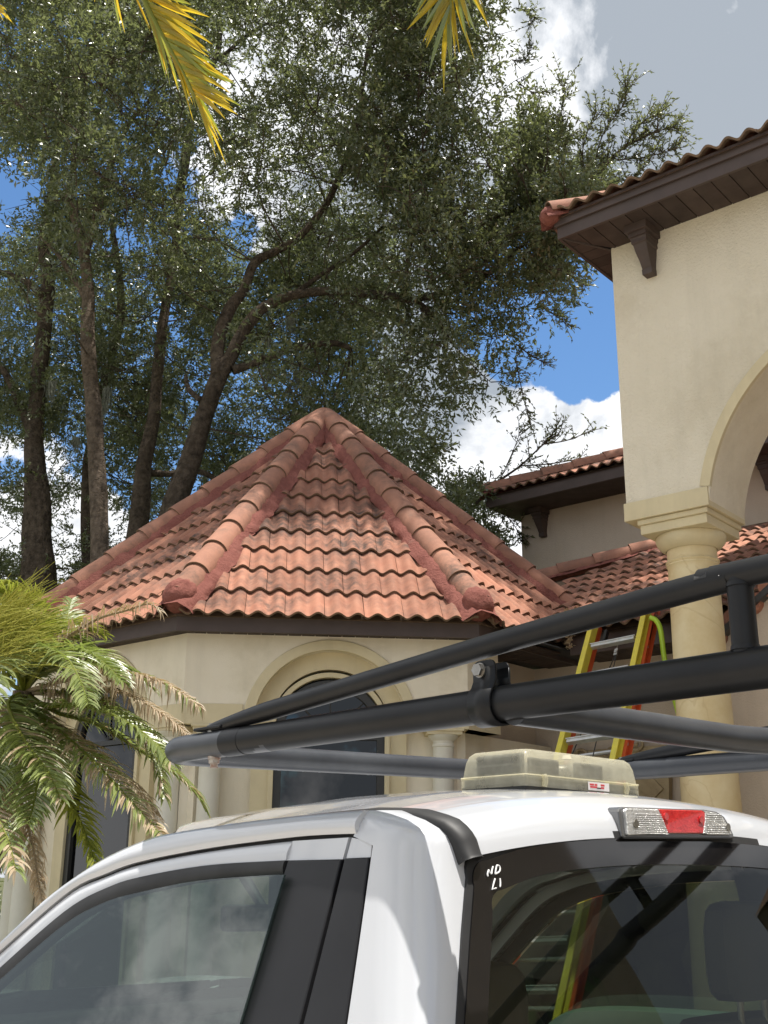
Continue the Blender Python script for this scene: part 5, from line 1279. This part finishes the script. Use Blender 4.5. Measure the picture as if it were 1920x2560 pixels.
# fine outer branches against the sky: right-hand spray over the tall roof and the low twig above the wing
big = TREES[4]['root']
def spray(paths, dep, step, leaf_l, leaf_w, side_len, dens):
    tw = MB(); Ps = []; Ds = []
    for path, r0 in paths:
        P = smooth_path([atY(x, y, dep+(x-1300)*-.0006) for x, y in path], 8)
        tw.tube(P, list(np.linspace(r0, .004, len(P))), 6, cap=False)
        for i in range(2, len(P)):
            for k in range(dens):
                d = (P[i]-P[i-1]).normalized(); q = P[i].lerp(P[i-1], random.random())
                s = (d*.7+Vector((random.gauss(0, .7), random.gauss(0, .7), random.gauss(.25, .5)))).normalized(); ln = side_len*random.uniform(.4, 1)
                e = q+s*ln; tw.tube([q, q.lerp(e, .5)+Vector((0, 0, -.01)), e], [.005, .004, .002], 4, cap=False)
                for m_ in range(int(ln/step)):
                    Ps.append(q.lerp(e, (m_+.8)/(ln/step))); Ds.append(s+Vector((random.gauss(0, .7), random.gauss(0, .7), random.gauss(0, .6))))
    v, f = leaf_cloud(np.repeat(np.array(Ps), 2, 0), np.array([list(Vector(d)+Vector((random.gauss(0, .5), random.gauss(0, .5), random.gauss(0, .5)))) for d in Ds for _ in (0, 1)]), leaf_l, leaf_w)
    tw.build('outer_twigs', M['bark'], big, kind='stuff'); o = np_mesh('outer_leaves', v-np.array(big.location), f, M['oak2'], big); print('spray', len(f))
spray([([(1200, 560), (1300, 520), (1400, 480), (1480, 430), (1560, 370), (1640, 330), (1690, 318)], .03), ([(1400, 480), (1410, 380), (1405, 280), (1411, 200)], .012), ([(1480, 430), (1510, 330), (1560, 260), (1566, 212)], .012),
       ([(1560, 370), (1600, 310), (1655, 282)], .009), ([(1540, 400), (1620, 392), (1690, 370)], .009), ([(1430, 470), (1530, 470), (1590, 440)], .009), ([(1350, 500), (1355, 400), (1385, 320)], .01), ([(1460, 440), (1460, 350), (1500, 280)], .01),
       ([(1330, 520), (1430, 540), (1530, 520)], .01), ([(1300, 500), (1300, 380), (1340, 280)], .01)], 13.2, .045, .066, .022, .42, 3)
spray([([(1190, 1260), (1238, 1210), (1300, 1165), (1360, 1110), (1400, 1085)], .022), ([(1300, 1165), (1370, 1160), (1440, 1150), (1488, 1152)], .010), ([(1360, 1110), (1420, 1100), (1485, 1072)], .009), ([(1340, 1130), (1380, 1085), (1395, 1070)], .009),
       ([(1250, 1200), (1290, 1110), (1298, 1080)], .007), ([(1330, 1160), (1400, 1190), (1470, 1180)], .007)], 13.6, .055, .060, .020, .30, 1)
spray([([(1290, 20), (1320, 30), (1332, 60)], .01), ([(1280, 150), (1310, 150), (1330, 118)], .01), ([(1290, 200), (1330, 230), (1375, 226)], .009), ([(1380, 640), (1430, 690), (1465, 716)], .009), ([(1340, 760), (1390, 790), (1417, 812)], .009),
       ([(1290, 860), (1330, 890), (1358, 905)], .009), ([(1290, 900), (1310, 1000), (1330, 1070)], .009), ([(1250, 1270), (1290, 1320), (1302, 1356)], .008)], 13.8, .05, .064, .021, .30, 2)
# hanging moss under the right limb
mb = MB()
for x, y, h in ((672, 905, 75), (742, 925, 60), (728, 790, 60), (130, 950, 70), (266, 965, 90), (190, 1090, 50), (668, 840, 40)):
    for k in range(46):
        p = atY(x+random.gauss(0, 7), y+random.uniform(0, 12), 14.2+random.gauss(0, .08)); ln = h/FPX*14*random.uniform(.4, 1.0)
        pts = [p-Z*ln*t+Vector((random.gauss(0, .012), random.gauss(0, .012), 0)) for t in (0, .33, .66, 1)]
        mb.tube(pts, [.006, .005, .004, .002], 3, cap=False)
mo = mb.build('hanging_moss', M['moss'], None); tag(mo, 'grey hanging moss strands below the oak limbs', 'moss', kind='stuff')
# far hedge of trees low behind everything, closing the horizon under the crowns
def far_mass():
    n_ = 2600; x = rng.uniform(-26, 10, n_); y = rng.uniform(24, 34, n_); z = rng.uniform(0, 1, n_)**1.0*(4.2+1.6*np.sin(x*.7)+1.0*np.sin(x*1.9+1))
    C_ = np.stack([x, y, z], 1); P, D = sprigs(C_, np.full(n_, .7), 5, 7); v, f = leaves_on(P, D, 7, .35, .13, .05)
    o = np_mesh('distant_treeline', v, f, M['oak'], None, 'stuff'); tag(o, 'distant treeline low behind the oak trunks', 'treeline')
far_mass()

# ------------------------------------------------------------------ hedge in front of the turret (seen through the cab windows)
hg = MB(); 
C_ = np.stack([rng.uniform(-2.6, .6, 700), rng.uniform(5.5, 6.3, 700), rng.uniform(.15, .98, 700)], 1); C_[:, 2] *= (1+.06*np.sin(C_[:, 0]*5))
P, D = sprigs(C_, np.full(700, .16), 6, 6); v, f = leaves_on(P, D, 7, .10, .05, .024)
he = empty('clipped_hedge', (-1, 5.9, 0), 'clipped glossy green hedge seen through the truck door window', 'hedge')
o = np_mesh('hedge_leaves', v-np.array(he.location), f, M['hedge'], he); 
mb = MB(); mb.box(Vector((-1, 5.9, .6)), Vector((1.5, 0, 0)), Vector((0, .25, 0)), Vector((0, 0, .35))); mb.build('hedge_core', M['bark'], he)
# broad leaves beside the rock wall
pl = empty('broadleaf_plant', HF(4.3, 7.3, 0), 'broad-leaved plant at the foot of the ladder seen through the rear window', 'plant')
mb = MB()
for i in range(34):
    b_ = HF(4.35+random.gauss(0, .18), 7.35+random.gauss(0, .10), random.uniform(.3, .9)); d = Vector((random.gauss(0, .5), random.gauss(0, .5), 1)).normalized(); s = d.cross(Vector((random.gauss(0, 1), 1, 0))).normalized(); L_ = random.uniform(.3, .5)
    rows = []
    for t in (0, .25, .5, .75, 1): c = b_+d*L_*t-Z*.12*t*t; w_ = .05*math.sin(math.pi*(.08+.9*t)); rows.append([c-s*w_, c+Z*-.008, c+s*w_])
    mb.grid(rows)
mb.build('leaf_blades', M['hedge'], pl, smooth=True)

# ------------------------------------------------------------------ palms
def frond(P, root, mkey, n_l=90,  ll=.34, lw=.014, start=.10, droop=.5, spread=62, taper=(.45, 1, .35), r0=.012, up=None, jitter=.12, name='frond', mix=None, fold=.0, kink=0.):
    """P: world control points from base to tip. Leaflets in two ranks, each a folded, drooping blade."""
    if root is palm: n_l = int(n_l*.80); lw = .0125 if mkey != 'fdry' else .0085; ll *= .88; droop *= 1.15; spread += 6
    P = smooth_path([Vector(p) for p in P], 10); n_ = len(P); rl = rootloc(root)
    cum = [0]
    for i in range(1, n_): cum.append(cum[-1]+(P[i]-P[i-1]).length)
    tot = cum[-1]
    sp = MB(); sp.tube(P, list(np.linspace(r0, .002, n_)), 7)
    fo = sp.build(name, M['fdry'] if mkey == 'fdry' else M['flime'], root, smooth=True)
    V = []; F_ = []; V2 = []; F2 = []
    for i in range(n_l):
        t = start+(1-start)*(i+random.random()*.6)/n_l; s_ = t*tot; j = int(np.searchsorted(cum, s_))-1; j = max(0, min(n_-2, j)); f_ = (s_-cum[j])/max(1e-6, cum[j+1]-cum[j])
        c = P[j].lerp(P[j+1], min(1, f_)); T = (P[j+1]-P[j]).normalized(); U = up or Vector((0, 0, 1)); sd_ = T.cross(U)
        sd_ = sd_.normalized() if sd_.length > .05 else Vector((1, 0, 0)); N_ = sd_.cross(T).normalized()
        tt = (t-start)/(1-start); k = np.interp(tt, [0, .35, 1], taper)
        for s in (-1, 1):
            ang = R(spread*(1-.55*tt)+random.gauss(0, 6)); d = (T*math.cos(ang)+sd_*s*math.sin(ang)+N_*random.gauss(.22, jitter)).normalized()
            L_ = ll*k*random.uniform(.8, 1.12); wv = d.cross(N_).normalized(); pts = []; q = c.copy(); dd = d.copy(); m_ = 5
            kk = random.randint(1, 3) if random.random() < kink else 99
            for a in range(m_+1):
                pts.append(q.copy()); dd = (dd+Vector((0, 0, -1))*droop*(a+.6)/m_*.55+Vector((random.gauss(0, .03), random.gauss(0, .03), 0))).normalized()
                if a == kk: dd = (dd*.2+Vector((random.gauss(0, .15), random.gauss(0, .15), -1))).normalized()
                q = q+dd*L_/m_
            dest = (V2, F2) if (mix and random.random() < mix[1]) else (V, F_)
            b0 = len(dest[0]); W = [.5, .95, 1, .85, .55, .05]
            for a in range(m_+1):
                hw = lw*W[a]*.5; cc2 = wv*hw; up2 = N_*(hw*.55)
                dest[0].extend([pts[a]-cc2+up2, pts[a], pts[a]+cc2+up2])
            for a in range(m_):
                o_ = b0+a*3; dest[1].extend([(o_, o_+1, o_+4, o_+3), (o_+1, o_+2, o_+5, o_+4)])
    def mk_(V_, Fx, key, nm):
        if not V_: return
        me = bpy.data.meshes.new(nm); me.from_pydata([v-rl for v in V_], [], Fx); me.materials.append(M[key]); link(nm, me, fo, 'stuff')
    mk_(V, F_, mkey, 'leaflets')
    if mix: mk_(V2, F2, mix[0], 'dry_leaflets')
    return fo
PD = 5.4
palm = empty('date_palm', atY(95, 2300, PD)*1.0, 'low feathery palm with green and dry fronds beside the turret at the left edge', 'palm')
palm.location.z = 0
cr = atY(60, 1730, PD)
mb = MB(); tb = Vector((atY(-140, 2400, PD).x, cr.y, 0)); pp_ = [tb.lerp(cr, t) for t in np.linspace(0, 1, 14)]; mb.tube(pp_, [.045+.006*(i % 2) for i in range(14)], 14); mb.build('trunk', M['bark2'], palm, smooth=True)
def fpath(pts, d1): # px waypoints from the crown; depth runs from the crown to d1
    k = len(pts); return [cr]+[atY(x, y, PD+(d1-PD)*(i+1)/k) for i, (x, y) in enumerate(pts)]
G = dict(ll=.26, lw=.015)
frond(fpath([(120, 1640), (180, 1585), (250, 1545), (320, 1525), (372, 1510), (400, 1530)], 5.2), palm, 'fdry', 70, .20, .008, droop=.55, kink=.5, spread=55)
frond(fpath([(110, 1660), (170, 1625), (225, 1635), (270, 1668), (305, 1705)], 4.9), palm, 'fgreen', 110, .24, .014, droop=.30)
frond(fpath([(80, 1640), (120, 1590), (170, 1590), (215, 1612), (250, 1655)], 5.5), palm, 'fgreen', 100, .24, .013, droop=.3)
frond(fpath([(130, 1710), (210, 1690), (300, 1683), (390, 1700), (460, 1738), (500, 1770)], 4.9), palm, 'fdry', 120, .24, .010, droop=.75, kink=.65, mix=('fgreen', .12))
frond(fpath([(150, 1735), (240, 1728), (320, 1735), (390, 1775), (440, 1810), (475, 1845)], 5.1), palm, 'fdry', 100, .20, .009, droop=.7, kink=.6)
frond(fpath([(110, 1765), (190, 1763), (270, 1782), (340, 1820), (395, 1865), (425, 1905)], 4.8), palm, 'fgreen', 120, .28, .015, droop=.55, mix=('fdry', .06))
frond(fpath([(110, 1800), (180, 1855), (245, 1915), (310, 1985), (370, 2050), (400, 2085)], 4.7), palm, 'fgreen', 120, .25, .012, droop=.5, mix=('fdry', .55), kink=.3)
frond(fpath([(100, 1790), (170, 1830), (250, 1900), (330, 1960), (395, 2040)], 5.2), palm, 'fdry', 110, .25, .010, droop=.7, kink=.6)
frond(fpath([(70, 1790), (92, 1850), (96, 1930), (84, 2010), (70, 2060)], 4.7), palm, 'fgreen', 120, .28, .014, droop=.25)
frond(fpath([(40, 1770), (20, 1820), (0, 1900), (-30, 1980), (-60, 2050)], 4.8), palm, 'fgreen', 120, .28, .014, droop=.35)
frond(fpath([(110, 1860), (150, 1960), (195, 2040), (222, 2110), (236, 2165)], 4.9), palm, 'flime', 100, .24, .013, droop=.3, spread=50)
frond(fpath([(30, 1860), (40, 1960), (66, 2050), (86, 2140), (95, 2200), (106, 2260)], 4.6), palm, 'fdry', 110, .20, .010, droop=.9, kink=.5, spread=45)
frond(fpath([(0, 1850), (-10, 1960), (10, 2060), (30, 2130)], 4.8), palm, 'fdry', 80, .22, .010, droop=.8, kink=.4)
frond(fpath([(60, 1650), (60, 1580), (40, 1520), (0, 1480), (-60, 1470)], 5.0), palm, 'flime', 130, .26, .010, droop=.35)
frond(fpath([(80, 1640), (95, 1570), (85, 1510), (60, 1480), (20, 1462)], 5.3), palm, 'flime', 120, .24, .008, droop=.5)
frond(fpath([(0, 1690), (-40, 1620), (-100, 1570), (-160, 1560)], 5.2), palm, 'flime', 100, .30, .012, droop=.35)
frond(fpath([(140, 1780), (240, 1810), (340, 1870), (430, 1930), (490, 1985), (515, 2030)], 5.4), palm, 'fgreen', 110, .22, .012, droop=.5, mix=('fdry', .2))
frond(fpath([(120, 1640), (160, 1560), (180, 1500)], 6.3), palm, 'fgreen', 80, .22, .012, droop=.35)
frond(fpath([(60, 1640), (100, 1620), (160, 1640), (200, 1700), (220, 1760)], 4.6), palm, 'fgreen', 90, .26, .014, droop=.35)
frond(fpath([(30, 1660), (0, 1640), (-30, 1700), (-40, 1800)], 4.5), palm, 'fgreen', 90, .26, .014, droop=.3)
frond(fpath([(20, 1760), (60, 1850), (120, 1930), (150, 2000)], 4.6), palm, 'fgreen', 100, .26, .013, droop=.4, mix=('fdry', .25))
frond(fpath([(-20, 1790), (-40, 1900), (-20, 2010), (20, 2100), (40, 2180)], 4.5), palm, 'fgreen', 100, .26, .013, droop=.5, mix=('fdry', .4), kink=.3)
frond(fpath([(130, 1730), (230, 1740), (310, 1790), (370, 1860), (400, 1930), (410, 1990)], 5.2), palm, 'fgreen', 110, .24, .012, droop=.7, mix=('fdry', .3))
frond(fpath([(110, 1680), (190, 1660), (260, 1655), (330, 1680), (380, 1720)], 5.3), palm, 'fgreen', 100, .22, .012, droop=.4)
frond(fpath([(90, 1620), (150, 1570), (200, 1560), (260, 1590)], 5.8), palm, 'flime', 90, .22, .010, droop=.4)
# fine lime-yellow flower stalks bursting at the top left of the crown
mb = MB()
for i in range(330):
    q0 = atY(random.gauss(-10, 25), random.uniform(1520, 1680), 5.0+random.gauss(0, .1)); d = Vector((random.gauss(.75, .25), random.gauss(-.2, .3), random.gauss(.34, .22))).normalized(); ln = random.uniform(.12, .34)
    mb.tube([q0, q0+d*ln*.5+Z*.01, q0+d*ln-Z*.01], [.0022, .002, .001], 3, cap=False)
mb.build('flower_stalks', M['fstalk'], palm, kind='stuff')

# tall palm overhead, its crown above and behind the camera, three frond tips hang into view
tp_ = empty('tall_palm', (-3.6, 1.2, 0), 'yellowing palm frond tips hanging in from above the frame', 'palm')
tc_ = Vector((-.9, .2, 6.6)); tp_.location = (-1.4, -1.2, 0)
tb_ = Vector((-1.4, -1.2, 0)); tc_ = Vector((-1.2, -1.0, 6.3))
mb = MB(); mb.tube([tb_.lerp(tc_, t) for t in np.linspace(0, 1, 24)], [.15+.01*(i % 2) for i in range(24)], 18); mb.build('trunk', M['bark2'], tp_, smooth=True)
def over(pts, dd, **k):
    Q = [atY(x, y, d) for (x, y), d in zip(pts, dd)]; P = [tc_, tc_.lerp(Q[0], .4)+Z*.45, tc_.lerp(Q[0], .75)+Z*.42]+Q
    return frond(P, tp_, 'fyel', **k)
over([(225, -280), (322, -80), (394, 65), (450, 165), (488, 240)], [3.2, 3.25, 3.3, 3.33, 3.35], n_l=250, ll=.47, lw=.021, start=.3, droop=.05, spread=64, taper=(.8, 1, .52), r0=.022, jitter=.06, mix=('flime', .28))
over([(1080, -420), (1120, -240), (1130, -110), (1126, 20)], [3.3, 3.4, 3.42, 3.43], n_l=190, ll=.40, lw=.021, start=.3, droop=.05, spread=40, taper=(.8, 1, .7), r0=.018, jitter=.06, mix=('fgreen', .5))
over([(-220, -260), (-110, -120), (-40, -20), (-4, 30)], [3.2, 3.25, 3.3, 3.3], n_l=120, ll=.26, lw=.016, start=.3, droop=.15, spread=32, taper=(.8, 1, .4), r0=.015, jitter=.06)
for a_ in (150, 200, 250, 300, 110):
    h_ = R(a_); e = tc_+Vector((math.sin(h_), math.cos(h_), 0))*2.2
    frond([tc_, tc_.lerp(e, .4)+Z*.5, tc_.lerp(e, .8)+Z*.3, e-Z*.5, e-Z*1.3+Vector((math.sin(h_), math.cos(h_), 0))*.3], tp_, 'fgreen', 80, .34, .018, start=.15, droop=.3)
print('objects', len(bpy.data.objects), 'tris', sum(2*len(o.data.polygons) for o in bpy.data.objects if o.type == 'MESH'))
